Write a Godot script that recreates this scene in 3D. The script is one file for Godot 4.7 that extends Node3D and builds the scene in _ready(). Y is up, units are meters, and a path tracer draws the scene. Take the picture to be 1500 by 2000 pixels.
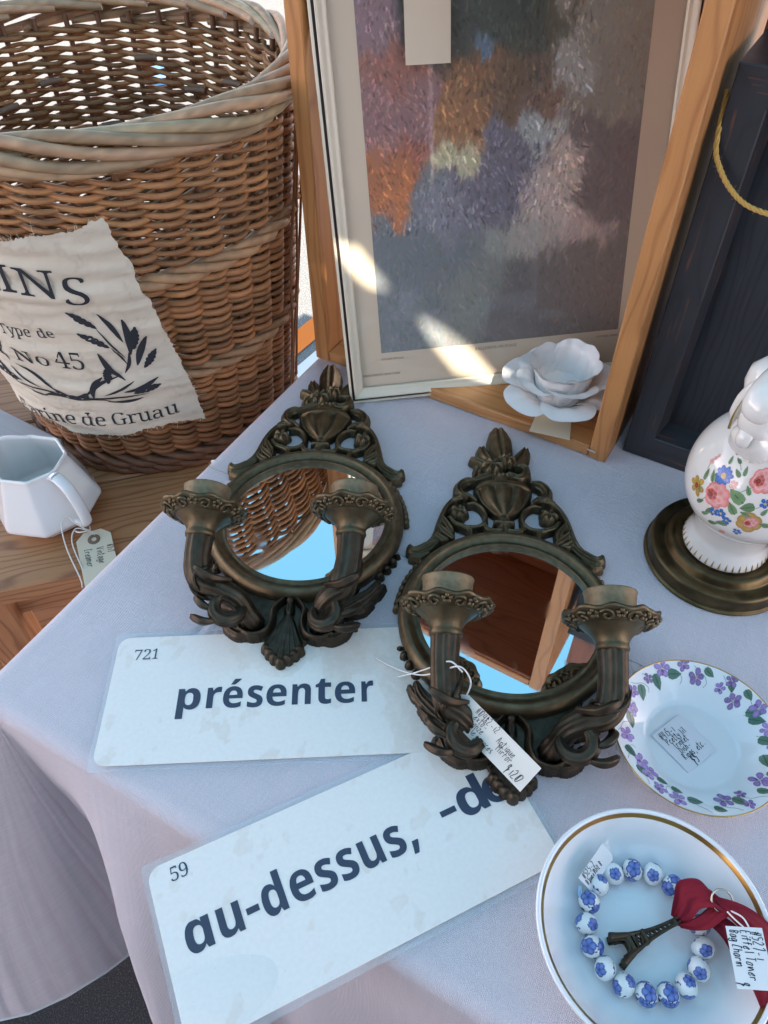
extends Node3D
# A table of old things at an outdoor market: two mirror sconces, a framed print in a wooden box, a wicker basket, word cards and small china.
# Units are metres, y is up, the table top lies at y = 0, the wooden bench top at y = -0.1 and the pavement at y = -0.74.

class Geo:
	var v := PackedVector3Array()
	var n := PackedVector3Array()
	var t := PackedVector2Array()
	var c := PackedColorArray()
	var i := PackedInt32Array()
	var flutes := 0
	var flute_deep := 0.0

	func vert(p: Vector3, nn: Vector3, uv: Vector2, col: Color) -> int:
		v.append(p); n.append(nn); t.append(uv); c.append(col)
		return v.size() - 1

	# a sheet of rows of points, smooth; faces look along (next in row) x (next row)
	func grid(rows: Array, wrap := false, col: Variant = Color.WHITE, uvs: Variant = null) -> void:
		var first := v.size()
		var m: int = rows[0].size()
		var rn := rows.size()
		var by_call: bool = col is Callable
		var fixed: Color = Color.WHITE if by_call else col
		for r in rn:
			var row: PackedVector3Array = rows[r]
			for k in m:
				v.append(row[k])
				n.append(Vector3.ZERO)
				t.append(uvs[r][k] if uvs != null else Vector2(float(k) / m, float(r) / rn))
				c.append(col.call(r, k, row[k]) if by_call else fixed)
		var kk := m if wrap else m - 1
		for r in rn - 1:
			for k in kk:
				var k2 := (k + 1) % m
				var a := first + r * m + k
				var b := first + r * m + k2
				var d := first + (r + 1) * m + k
				var e := first + (r + 1) * m + k2
				var f := (v[e] - v[a]).cross(v[d] - v[b])
				n[a] += f; n[b] += f; n[d] += f; n[e] += f
				i.append_array([a, d, b, b, d, e])
		for q in range(first, v.size()):
			n[q] = n[q].normalized() if n[q].length_squared() > 1e-24 else Vector3.UP

	func tube(path: PackedVector3Array, rad: Variant, sides := 8, col: Variant = Color.WHITE, closed := false, caps := true, squash := 1.0, up := Vector3.ZERO) -> void:
		var rows := []
		var m := path.size()
		var nn := Vector3.ZERO
		for q in m:
			var tg: Vector3
			if closed:
				tg = path[(q + 1) % m] - path[(q + m - 1) % m]
			else:
				tg = path[mini(q + 1, m - 1)] - path[maxi(q - 1, 0)]
			tg = tg.normalized()
			if up != Vector3.ZERO:
				nn = up - tg * up.dot(tg)
			elif nn == Vector3.ZERO:
				nn = tg.cross(Vector3(0.31, 0.9, 0.27))
				if nn.length() < 0.1:
					nn = tg.cross(Vector3(1, 0, 0))
			else:
				nn = nn - tg * nn.dot(tg)
			nn = nn.normalized()
			var bb := tg.cross(nn)
			var r: float = rad[q] if rad is Array or rad is PackedFloat32Array else float(rad)
			var row := PackedVector3Array()
			for k in sides:
				var a := TAU * k / sides
				var rf := r * (1.0 + flute_deep * (absf(cos(a * flutes * 0.5)) - 0.6)) if flutes > 0 else r
				row.append(path[q] + nn * (cos(a) * rf * squash) + bb * (sin(a) * rf))
			rows.append(row)
		if closed:
			rows.append(rows[0])
		grid(rows, true, col)
		if caps and not closed:
			var fixed: Color = Color.WHITE if col is Callable else col
			fan(rows[0], (path[0] - path[1]).normalized(), fixed)
			fan(rows[m - 1], (path[m - 1] - path[m - 2]).normalized(), fixed)

	func fan(ring: PackedVector3Array, nn: Vector3, col := Color.WHITE) -> void:
		var mid := Vector3.ZERO
		for p in ring:
			mid += p
		var a := vert(mid / ring.size(), nn, Vector2.ZERO, col)
		var first := v.size()
		for p in ring:
			vert(p, nn, Vector2.ZERO, col)
		for k in ring.size():
			var b := first + k
			var d := first + (k + 1) % ring.size()
			if (v[b] - v[a]).cross(v[d] - v[a]).dot(nn) > 0:
				i.append_array([a, d, b])
			else:
				i.append_array([a, b, d])

	# profile of (radius, height), going up the outside, over the top, down the inside; a doubled point makes a sharp edge
	func lathe(profile: Array, seg := 48, col: Variant = Color.WHITE, at := Vector3.ZERO, warp: Variant = null) -> void:
		var rows := []
		var last: Variant = null
		for p in profile:
			if last != null and last == p:
				if rows.size() > 1:
					grid(rows, true, col)
				rows = []
			last = p
			var row := PackedVector3Array()
			for k in seg:
				var a := TAU * k / seg
				var w := Vector3(p.x * cos(a), p.y, -p.x * sin(a))
				if warp != null:
					w = warp.call(w, a)
				row.append(at + w)
			rows.append(row)
		if rows.size() > 1:
			grid(rows, true, col)

	func face(ps: Array, out: Vector3, uv: Array, col: Color) -> void:
		var nn: Vector3 = (ps[1] - ps[0]).cross(ps[2] - ps[0]).normalized()
		var flip := nn.dot(out) < 0
		if flip:
			nn = -nn
		var first := v.size()
		for k in ps.size():
			vert(ps[k], nn, uv[k], col)
		for k in range(1, ps.size() - 1):
			if flip:
				i.append_array([first, first + k, first + k + 1])
			else:
				i.append_array([first, first + k + 1, first + k])

	# a box with chamfered edges; texture u runs along its longest side, in metres
	func box(size: Vector3, xf: Transform3D, bev := 0.001, col := Color.WHITE, shift := Vector2.ZERO) -> void:
		var h := size / 2.0
		var long_axis := 0
		if size.y > size.x and size.y >= size.z: long_axis = 1
		elif size.z > size.x: long_axis = 2
		bev = minf(bev, minf(h.x, minf(h.y, h.z)) * 0.9)
		var at := func(s: Vector3, axis: int) -> Vector3:
			var p := Vector3(s.x * (h.x - bev), s.y * (h.y - bev), s.z * (h.z - bev))
			p[axis] = s[axis] * h[axis]
			return p
		var put := func(ps: Array, axis: int) -> void:
			var u := long_axis if axis != long_axis else (long_axis + 1) % 3
			var w := 3 - u - axis
			var uv := []
			var mid := Vector3.ZERO
			var world := []
			for p in ps:
				mid += p
				uv.append(Vector2(p[u], p[w] + h[axis] * 1.7 * signf(p[axis])) + shift)
				world.append(xf * p)
			face(world, xf.basis * mid, uv, col)
		for axis in 3:
			var b := (axis + 1) % 3
			var d := (axis + 2) % 3
			for s in [-1.0, 1.0]:
				var ps := []
				for q in [[-1.0, -1.0], [1.0, -1.0], [1.0, 1.0], [-1.0, 1.0]]:
					var sg := Vector3.ZERO
					sg[axis] = s; sg[b] = q[0]; sg[d] = q[1]
					ps.append(at.call(sg, axis))
				put.call(ps, axis)
			for sb in [-1.0, 1.0]:
				for sd in [-1.0, 1.0]:
					var lo := Vector3.ZERO
					lo[b] = sb; lo[d] = sd; lo[axis] = -1.0
					var hi := lo
					hi[axis] = 1.0
					put.call([at.call(lo, b), at.call(hi, b), at.call(hi, d), at.call(lo, d)], b)
		for sx in [-1.0, 1.0]:
			for sy in [-1.0, 1.0]:
				for sz in [-1.0, 1.0]:
					var s := Vector3(sx, sy, sz)
					put.call([at.call(s, 0), at.call(s, 1), at.call(s, 2)], 0)

	# an outline in (x, y) pushed out along z by depth, placed by xf
	func slab(poly: PackedVector2Array, depth: float, xf: Transform3D, col := Color.WHITE, uvk := 1.0) -> void:
		var tri := Geometry2D.triangulate_polygon(poly)
		for side in 2:
			var z := depth if side == 0 else 0.0
			var nn := xf.basis.z.normalized() * (1.0 if side == 0 else -1.0)
			var first := v.size()
			for p in poly:
				vert(xf * Vector3(p.x, p.y, z), nn, p * uvk, col)
			for k in range(0, tri.size(), 3):
				var a := first + tri[k]
				var b := first + tri[k + 1]
				var d := first + tri[k + 2]
				if (v[b] - v[a]).cross(v[d] - v[a]).dot(nn) > 0:
					i.append_array([a, d, b])
				else:
					i.append_array([a, b, d])
		var mid := Vector2.ZERO
		for p in poly:
			mid += p / poly.size()
		for k in poly.size():
			var p := poly[k]
			var q := poly[(k + 1) % poly.size()]
			var out := Vector2(q.y - p.y, p.x - q.x)
			if Geometry2D.is_polygon_clockwise(poly):
				out = -out
			face([xf * Vector3(p.x, p.y, 0), xf * Vector3(q.x, q.y, 0), xf * Vector3(q.x, q.y, depth), xf * Vector3(p.x, p.y, depth)], xf.basis * Vector3(out.x, out.y, 0), [p * uvk, q * uvk, q * uvk, p * uvk], col)

	# flat print: triangles in 2D carried onto a surface by a function that returns [point, normal]
	func print_on(pts: PackedVector2Array, tri: PackedInt32Array, onto: Callable, col: Color) -> void:
		var first := v.size()
		for p in pts:
			var w: Array = onto.call(p)
			vert(w[0], w[1], p, col)
		for k in range(0, tri.size(), 3):
			var a := first + tri[k]
			var b := first + tri[k + 1]
			var d := first + tri[k + 2]
			if (v[b] - v[a]).cross(v[d] - v[a]).dot(n[a]) > 0:
				i.append_array([a, d, b])
			else:
				i.append_array([a, b, d])

	func blob(poly: PackedVector2Array, onto: Callable, col: Color, inner: Variant = null) -> void:
		# a star-shaped patch of colour, with a middle ring so that it follows a curved surface
		var mid := Vector2.ZERO
		for p in poly:
			mid += p / poly.size()
		var pts := PackedVector2Array([mid])
		var m := poly.size()
		for p in poly: pts.append(mid.lerp(p, 0.5))
		for p in poly: pts.append(p)
		var tri := PackedInt32Array()
		for k in m:
			var k2 := (k + 1) % m
			tri.append_array([0, 1 + k, 1 + k2, 1 + k, 1 + m + k, 1 + m + k2, 1 + k, 1 + m + k2, 1 + k2])
		var first := v.size()
		print_on(pts, tri, onto, col)
		if inner != null:
			c[first] = inner
			for k in m:
				c[first + 1 + k] = col.lerp(inner, 0.45)

	func done() -> ArrayMesh:
		var a := []
		a.resize(Mesh.ARRAY_MAX)
		a[Mesh.ARRAY_VERTEX] = v
		a[Mesh.ARRAY_NORMAL] = n
		a[Mesh.ARRAY_TEX_UV] = t
		a[Mesh.ARRAY_COLOR] = c
		a[Mesh.ARRAY_INDEX] = i
		var me := ArrayMesh.new()
		me.add_surface_from_arrays(Mesh.PRIMITIVE_TRIANGLES, a)
		return me

# ---------------------------------------------------------------- naming and placing
var taken := {}
var M := {}

func numbered(called: String) -> String:
	var k: int = taken.get(called, 0)
	taken[called] = k + 1
	return called if k == 0 else "%s_%03d" % [called, k]

func tag(o: Node3D, label: String, category: String, group := "") -> Node3D:
	o.set_meta("label", label)
	o.set_meta("category", category)
	if group:
		o.set_meta("group", group)
	return o

func thing(called: String, label: String, category: String, at := Vector3.ZERO, group := "") -> Node3D:
	var o := Node3D.new()
	o.name = numbered(called)
	o.position = at
	add_child(o, true)
	return tag(o, label, category, group)

func part(called: String, g: Variant, m: Material, parent: Node3D) -> MeshInstance3D:
	var o := MeshInstance3D.new()
	o.mesh = g.done() if g is Geo else g
	o.material_override = m
	var k := 0
	var nm := called
	while parent.has_node(nm):
		k += 1
		nm = "%s_%03d" % [called, k]
	o.name = nm
	parent.add_child(o, true)
	return o

func single(called: String, g: Geo, m: Material, label: String, category: String, group := "") -> MeshInstance3D:
	var o := MeshInstance3D.new()
	o.mesh = g.done()
	o.material_override = m
	o.name = numbered(called)
	add_child(o, true)
	tag(o, label, category, group)
	return o

func structure(called: String, g: Geo, m: Material) -> MeshInstance3D:
	var o := MeshInstance3D.new()
	o.mesh = g.done()
	o.material_override = m
	o.name = numbered(called)
	o.set_meta("kind", "structure")
	add_child(o, true)
	return o

func lin(r: float, g: float, b: float) -> Color:
	return Color(r, g, b).linear_to_srgb()

func mat(r: float, g: float, b: float, rough: float, metal := 0.0) -> StandardMaterial3D:
	var m := StandardMaterial3D.new()
	m.albedo_color = lin(r, g, b)
	m.roughness = rough
	m.metallic = metal
	m.vertex_color_use_as_albedo = true
	m.cull_mode = BaseMaterial3D.CULL_DISABLED
	return m

var state := 12345
func rnd() -> float:
	state = (state * 1103515245 + 12345) & 0x7fffffff
	return float((state >> 8) & 0xffff) / 65535.0
func rr(a: float, b: float) -> float:
	return a + (b - a) * rnd()

func noise(freq: float, sd := 1, oct := 3) -> FastNoiseLite:
	var f := FastNoiseLite.new()
	f.seed = sd
	f.frequency = freq
	f.noise_type = FastNoiseLite.TYPE_SIMPLEX_SMOOTH
	f.fractal_octaves = oct
	return f

func smooth(pts: Array, per := 6, closed := false) -> PackedVector3Array:
	var out := PackedVector3Array()
	var m := pts.size()
	for k in (m if closed else m - 1):
		var a: Vector3 = pts[(k + m - 1) % m] if closed or k > 0 else pts[0] * 2.0 - pts[1]
		var b: Vector3 = pts[k]
		var d: Vector3 = pts[(k + 1) % m]
		var e: Vector3 = pts[(k + 2) % m] if closed or k + 2 < m else pts[m - 1] * 2.0 - pts[m - 2]
		for q in per:
			out.append(b.cubic_interpolate(d, a, e, float(q) / per))
	if not closed:
		out.append(pts[m - 1])
	return out

func smooth2(pts: Array, per := 5, closed := false) -> PackedVector2Array:
	var p3 := []
	for p in pts: p3.append(Vector3(p.x, p.y, 0))
	var out := PackedVector2Array()
	for p in smooth(p3, per, closed): out.append(Vector2(p.x, p.y))
	return out

func rounded(w: float, h: float, r: float, seg := 6) -> PackedVector2Array:
	var out := PackedVector2Array()
	for q in [[1, 1, 0.0], [-1, 1, 0.25], [-1, -1, 0.5], [1, -1, 0.75]]:
		for k in seg + 1:
			var a: float = TAU * (q[2] + 0.25 * k / seg)
			out.append(Vector2(q[0] * (w / 2 - r) + cos(a) * r, q[1] * (h / 2 - r) + sin(a) * r))
	return out

func frame(x: Vector3, y: Vector3, at: Vector3) -> Transform3D:
	x = x.normalized()
	y = (y - x * y.dot(x)).normalized()
	return Transform3D(Basis(x, y, x.cross(y)), at)

# ---------------------------------------------------------------- lettering
var fonts := {}
func text_flat(s: String, face_name: String, weight := 400) -> Array:
	# [points, triangles]; the em is 1, the baseline lies at y = 0, the text starts at x = 0
	var key := face_name + str(weight)
	if not fonts.has(key):
		var f := SystemFont.new()
		f.font_names = PackedStringArray([face_name])
		f.font_weight = weight
		fonts[key] = f
	var tm := TextMesh.new()
	tm.font = fonts[key]
	tm.font_size = 64
	tm.pixel_size = 1.0 / 64.0
	tm.depth = 0.0
	tm.curve_step = 1.0
	tm.horizontal_alignment = HORIZONTAL_ALIGNMENT_LEFT
	tm.vertical_alignment = VERTICAL_ALIGNMENT_TOP
	tm.text = s
	var a := tm.get_mesh_arrays()
	var pts := PackedVector2Array()
	var tri := PackedInt32Array()
	if a.is_empty() or a[Mesh.ARRAY_VERTEX] == null:
		return [pts, tri]
	var asc: float = fonts[key].get_ascent(64) / 64.0
	for p in a[Mesh.ARRAY_VERTEX]:
		pts.append(Vector2(p.x, p.y + asc))
	tri = a[Mesh.ARRAY_INDEX] if a[Mesh.ARRAY_INDEX] != null else PackedInt32Array(range(pts.size()))
	return [pts, tri]

# text fitted between x0 and x1 on a straight baseline at y; returned in the surface's own 2D coordinates
func text_fit(g: Geo, s: String, face_name: String, weight: int, x0: float, x1: float, y: float, em: float, onto: Callable, col: Color, slant := 0.0, bend: Variant = null) -> void:
	var a := text_flat(s, face_name, weight)
	if a[0].is_empty():
		return
	var lo := 1e9
	var hi := -1e9
	for p in a[0]:
		lo = minf(lo, p.x); hi = maxf(hi, p.x)
	var pts := PackedVector2Array()
	for p in a[0]:
		var q := Vector2(x0 + (p.x - lo) / (hi - lo) * (x1 - x0) + slant * p.y * em, y + p.y * em)
		pts.append(bend.call(q) if bend != null else q)
	g.print_on(pts, a[1], onto, col)

# handwriting: strokes on a grid of digits "xy", baseline at y = 2, small letters up to 6, capitals up to 9
var HAND := {
	"#": "3922|5942|1755|1544", "0": "2915133255683923", "1": "3732", "2": "182939471252", "3": "1829394736263644322213", "4": "29153545|4941", "5": "49192646443212",
	"6": "4825123244352514", "7": "184931", "8": "38294638231231432628", "9": "4638274648 32", "-": "2454", ",": "3231 20", ".": "3232", "$": "4829164534221|3920", "+": "1454|3632",
	"P": "1912|19485836 15", "B": "1912|1938473615|15353332 12", "T": "1959|3932", "D": "1912|19475432 12", "R": "1912|1938473615|2552", "E": "49191242|1636", "C": "48291412324", "A": "12395 2|1535", "W": "19223649 62", "M": "1219365952", "Q": "29154253 69 29|4361", "S": "48291635443212", "V": "193259",
	"r": "1612|1536 45", "e": "1434462514 1232 43", "t": "2922 42|0747", "y": "1614 34|4631 10", "l": "2932", "i": "2622|2828", "n": "1612|153645 42", "k": "1912|4614 42", "s": "462614344222 12", "h": "1912|153645 42", "g": "462614123346|4640 20 11", "c": "4626141232 43", "f": "4838282 2|0646", "o": "26141232454626", "w": "16223546 62", "a": "4626141232 46 42", "m": "1612|1526 32|3556 62", "u": "16133246|4642", "q": "46261412 44|4640", "z": "16461242", "x": "1642|4612", "d": "4914 12 42|4942", "v": "162246", "p": "1610|163645331", "H": "1912|5952|1555", "F": "1912|1949|1636", "N": "12195259",
}
func handwrite(g: Geo, s: String, x: float, y: float, size: float, thick: float, onto: Callable, col: Color, wobble := 0.12) -> void:
	for ch in s:
		if ch == " ":
			x += size * 0.26
			continue
		if not HAND.has(ch):
			continue
		var wide := 0.0
		var rise := rr(-wobble, wobble) * 0.5
		for stroke in HAND[ch].split("|"):
			var d: String = stroke.replace(" ", "")
			var pts := []
			for k in range(0, d.length() - 1, 2):
				var gx := float(d.substr(k, 1).to_int())
				var gy := float(d.substr(k + 1, 1).to_int()) - 2.0
				wide = maxf(wide, gx)
				pts.append(Vector2(x + (gx + gy * 0.12 + rr(-wobble, wobble)) * size * 0.082, y + (gy + rise + rr(-wobble, wobble)) * size / 7.0))
			if pts.size() == 1 or (pts.size() == 2 and pts[0].distance_to(pts[1]) < thick):
				pts = [pts[0], pts[0] + Vector2(thick, thick * 0.6)]
			ribbon(g, smooth2(pts, 4) if pts.size() > 2 else PackedVector2Array(pts), thick, onto, col)
		x += (wide + 1.25) * size * 0.082

func ribbon(g: Geo, line: PackedVector2Array, wide: Variant, onto: Callable, col: Color) -> void:
	var pts := PackedVector2Array()
	var tri := PackedInt32Array()
	var m := line.size()
	for k in m:
		var d := (line[mini(k + 1, m - 1)] - line[maxi(k - 1, 0)]).normalized()
		var s := Vector2(-d.y, d.x) * (float(wide[k]) if wide is Array else float(wide)) * 0.5
		pts.append(line[k] + s)
		pts.append(line[k] - s)
	for k in m - 1:
		tri.append_array([2 * k, 2 * k + 1, 2 * k + 2, 2 * k + 1, 2 * k + 3, 2 * k + 2])
	g.print_on(pts, tri, onto, col)

# a surface for print: the plane of a transform, z pushed out by lift
func plane_of(xf: Transform3D, lift: float) -> Callable:
	var nn := xf.basis.z.normalized()
	return func(p: Vector2) -> Array: return [xf * Vector3(p.x, p.y, lift), nn]

# ---------------------------------------------------------------- textures
func pix(w: int, h: int, f: Callable) -> Image:
	var data := PackedByteArray()
	data.resize(w * h * 3)
	var q := 0
	for y in h:
		for x in w:
			var c: Color = f.call(x, y)
			data[q] = clampi(int(c.r * 255.0), 0, 255)
			data[q + 1] = clampi(int(c.g * 255.0), 0, 255)
			data[q + 2] = clampi(int(c.b * 255.0), 0, 255)
			q += 3
	return Image.create_from_data(w, h, false, Image.FORMAT_RGB8, data)

func weave_maps(cells: int, px: int, uneven: float) -> Array:
	var s := cells * px
	var height := PackedByteArray()
	height.resize(s * s)
	var tone := PackedByteArray()
	tone.resize(s * s * 3)
	var wx := []
	var wy := []
	for k in cells:
		wx.append(rr(1.0 - uneven, 1.0)); wy.append(rr(1.0 - uneven, 1.0))
	var nz := noise(0.09, 5, 2)
	var lut := []
	for k in px: lut.append(cos(PI * ((k + 0.5) / px - 0.5)))
	for y in s:
		var iy := y / px
		var cy: float = lut[y % px]
		for x in s:
			var ix := x / px
			var cx: float = lut[x % px]
			var up := (ix + iy) % 2 == 0
			var th: float = wx[ix] if up else wy[iy]
			var hh: float = (cx * (0.55 + 0.45 * cy) if up else cy * (0.55 + 0.45 * cx)) * th
			height[y * s + x] = int(hh * 255.0)
			var lum := 0.90 + 0.08 * th + 0.03 * nz.get_noise_2d(x, y)
			var b := clampi(int(lum * 245.0 * (0.55 if rnd() < 0.00012 else 1.0)), 0, 255)
			var q := (y * s + x) * 3
			tone[q] = b; tone[q + 1] = b; tone[q + 2] = b
	var bump := Image.create_from_data(s, s, false, Image.FORMAT_L8, height)
	bump.convert(Image.FORMAT_RGBA8)
	bump.bump_map_to_normal_map(3.0)
	return [ImageTexture.create_from_image(bump), ImageTexture.create_from_image(Image.create_from_data(s, s, false, Image.FORMAT_RGB8, tone))]

# wood seen along the grain; light and dark are base colours, wear is what shows where paint is rubbed off
func wood(sd: int, light: Color, dark: Color, rings: float, strong: float, wear: Variant = null, amount := 0.0) -> ImageTexture:
	var w := 640
	var h := 256
	var far := noise(1.0, sd, 2)
	var fine := noise(1.0, sd + 7, 3)
	var im := pix(w, h, func(x: int, y: int) -> Color:
		var u := absf(2.0 * x / w - 1.0) * 0.3
		var vv := absf(2.0 * y / h - 1.0) * 0.075
		var bend := far.get_noise_2d(u * 5.0, vv * 22.0) * 1.3 + vv * rings
		var ring := pow(0.5 + 0.5 * sin(bend * TAU), 5.0)
		var fibre := fine.get_noise_2d(u * 22.0, vv * 1500.0)
		var broad := far.get_noise_2d(u * 9.0 + 40.0, vv * 60.0)
		var k := clampf(ring * strong + 0.16 * fibre + 0.16 * broad + 0.12, 0.0, 1.0)
		var c := light.lerp(dark, k)
		if wear != null:
			var rub := fine.get_noise_2d(u * 7.0 + 90.0, vv * 240.0) + 0.5 * far.get_noise_2d(u * 14.0 + 9.0, vv * 33.0)
			c = c.lerp(wear, clampf((rub - 0.62 + amount) * 3.0, 0.0, 1.0))
		return c.linear_to_srgb())
	return ImageTexture.create_from_image(im)

func wood_mat(tex: ImageTexture, rough: float) -> StandardMaterial3D:
	var m := mat(1, 1, 1, rough)
	m.albedo_texture = tex
	m.uv1_scale = Vector3(1.0 / 0.6, 1.0 / 0.15, 1)
	return m

func speckle(freq: float, a: Color, b: Color, sd: int, oct := 4, kind := FastNoiseLite.TYPE_SIMPLEX_SMOOTH, size := 512) -> NoiseTexture2D:
	var f := noise(freq, sd, oct)
	f.noise_type = kind
	var t := NoiseTexture2D.new()
	t.width = size
	t.height = size
	t.seamless = true
	t.noise = f
	var ramp := Gradient.new()
	ramp.offsets = PackedFloat32Array([0.25, 0.75])
	ramp.colors = PackedColorArray([a.linear_to_srgb(), b.linear_to_srgb()])
	t.color_ramp = ramp
	return t

func triplanar(m: StandardMaterial3D, per_metre: float) -> StandardMaterial3D:
	m.uv1_triplanar = true
	m.uv1_scale = Vector3.ONE * per_metre
	return m

# ---------------------------------------------------------------- camera, sky, sun, exposure
const TURN := 0.5235988                       # the table is turned 30 degrees to the camera
func tb(e1: float, e2: float, y := 0.0) -> Vector3:   # table coordinates: e1 along the front edge, e2 towards its front
	return Vector3(e1 * cos(TURN) - e2 * sin(TURN), y, e1 * sin(TURN) + e2 * cos(TURN))

func camera_and_light() -> void:
	var cam := Camera3D.new()
	cam.name = "camera"
	cam.transform = Transform3D(Basis(Vector3.RIGHT, -0.831487) * Basis(Vector3.BACK, -0.016735), Vector3(0, 0.523, 0))
	cam.fov = 68.07
	cam.near = 0.02
	cam.far = 200.0
	add_child(cam)
	cam.current = true
	var env := Environment.new()
	env.background_mode = Environment.BG_SKY
	var sky := ProceduralSkyMaterial.new()
	sky.sky_top_color = lin(0.081, 0.225, 0.342)
	sky.sky_horizon_color = lin(2.6, 2.0, 1.95)
	sky.sky_curve = 0.16
	sky.ground_bottom_color = Color(0.45, 0.44, 0.42)
	sky.ground_horizon_color = Color(0.6, 0.6, 0.6)
	sky.sky_energy_multiplier = 1.0
	sky.sun_angle_max = 8.0
	var wisp := noise(1.0, 404, 5)
	sky.sky_cover = ImageTexture.create_from_image(pix(768, 384, func(x: int, y: int) -> Color:
		var el := PI / 2 - PI * y / 384.0
		var az := TAU * (x / 768.0 - 0.5)
		var d := Vector3(sin(az) * cos(el), sin(el), -cos(az) * cos(el))
		var q := wisp.get_noise_3d(d.x * 2.6, d.y * 4.5, d.z * 2.6) + 0.5 * bump(d.distance_to(Vector3(0.10, 0.862, -0.495)), 0.0, 0.10)
		var k := 0.55 * smoothstep(0.20, 0.50, q) if el > 0.0 else 0.0
		return Color(k, k * 0.98, k * 0.96)))
	env.sky = Sky.new()
	env.sky.sky_material = sky
	env.background_energy_multiplier = 1.0
	env.tonemap_mode = Environment.TONE_MAPPER_LINEAR
	env.tonemap_exposure = 3.35
	env.sdfgi_enabled = true
	env.ssao_enabled = true
	env.ssil_enabled = true
	var we := WorldEnvironment.new()
	we.name = "daylight"
	we.environment = env
	add_child(we)
	var sun := DirectionalLight3D.new()
	sun.name = "sun"
	sun.light_energy = 1.5
	sun.light_color = Color(1.0, 0.95, 0.87)
	sun.light_angular_distance = 0.5
	sun.shadow_enabled = true
	sun.basis = Basis.looking_at(-Vector3(0.16, 0.743, 0.65).normalized(), Vector3.UP)
	add_child(sun)

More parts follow.
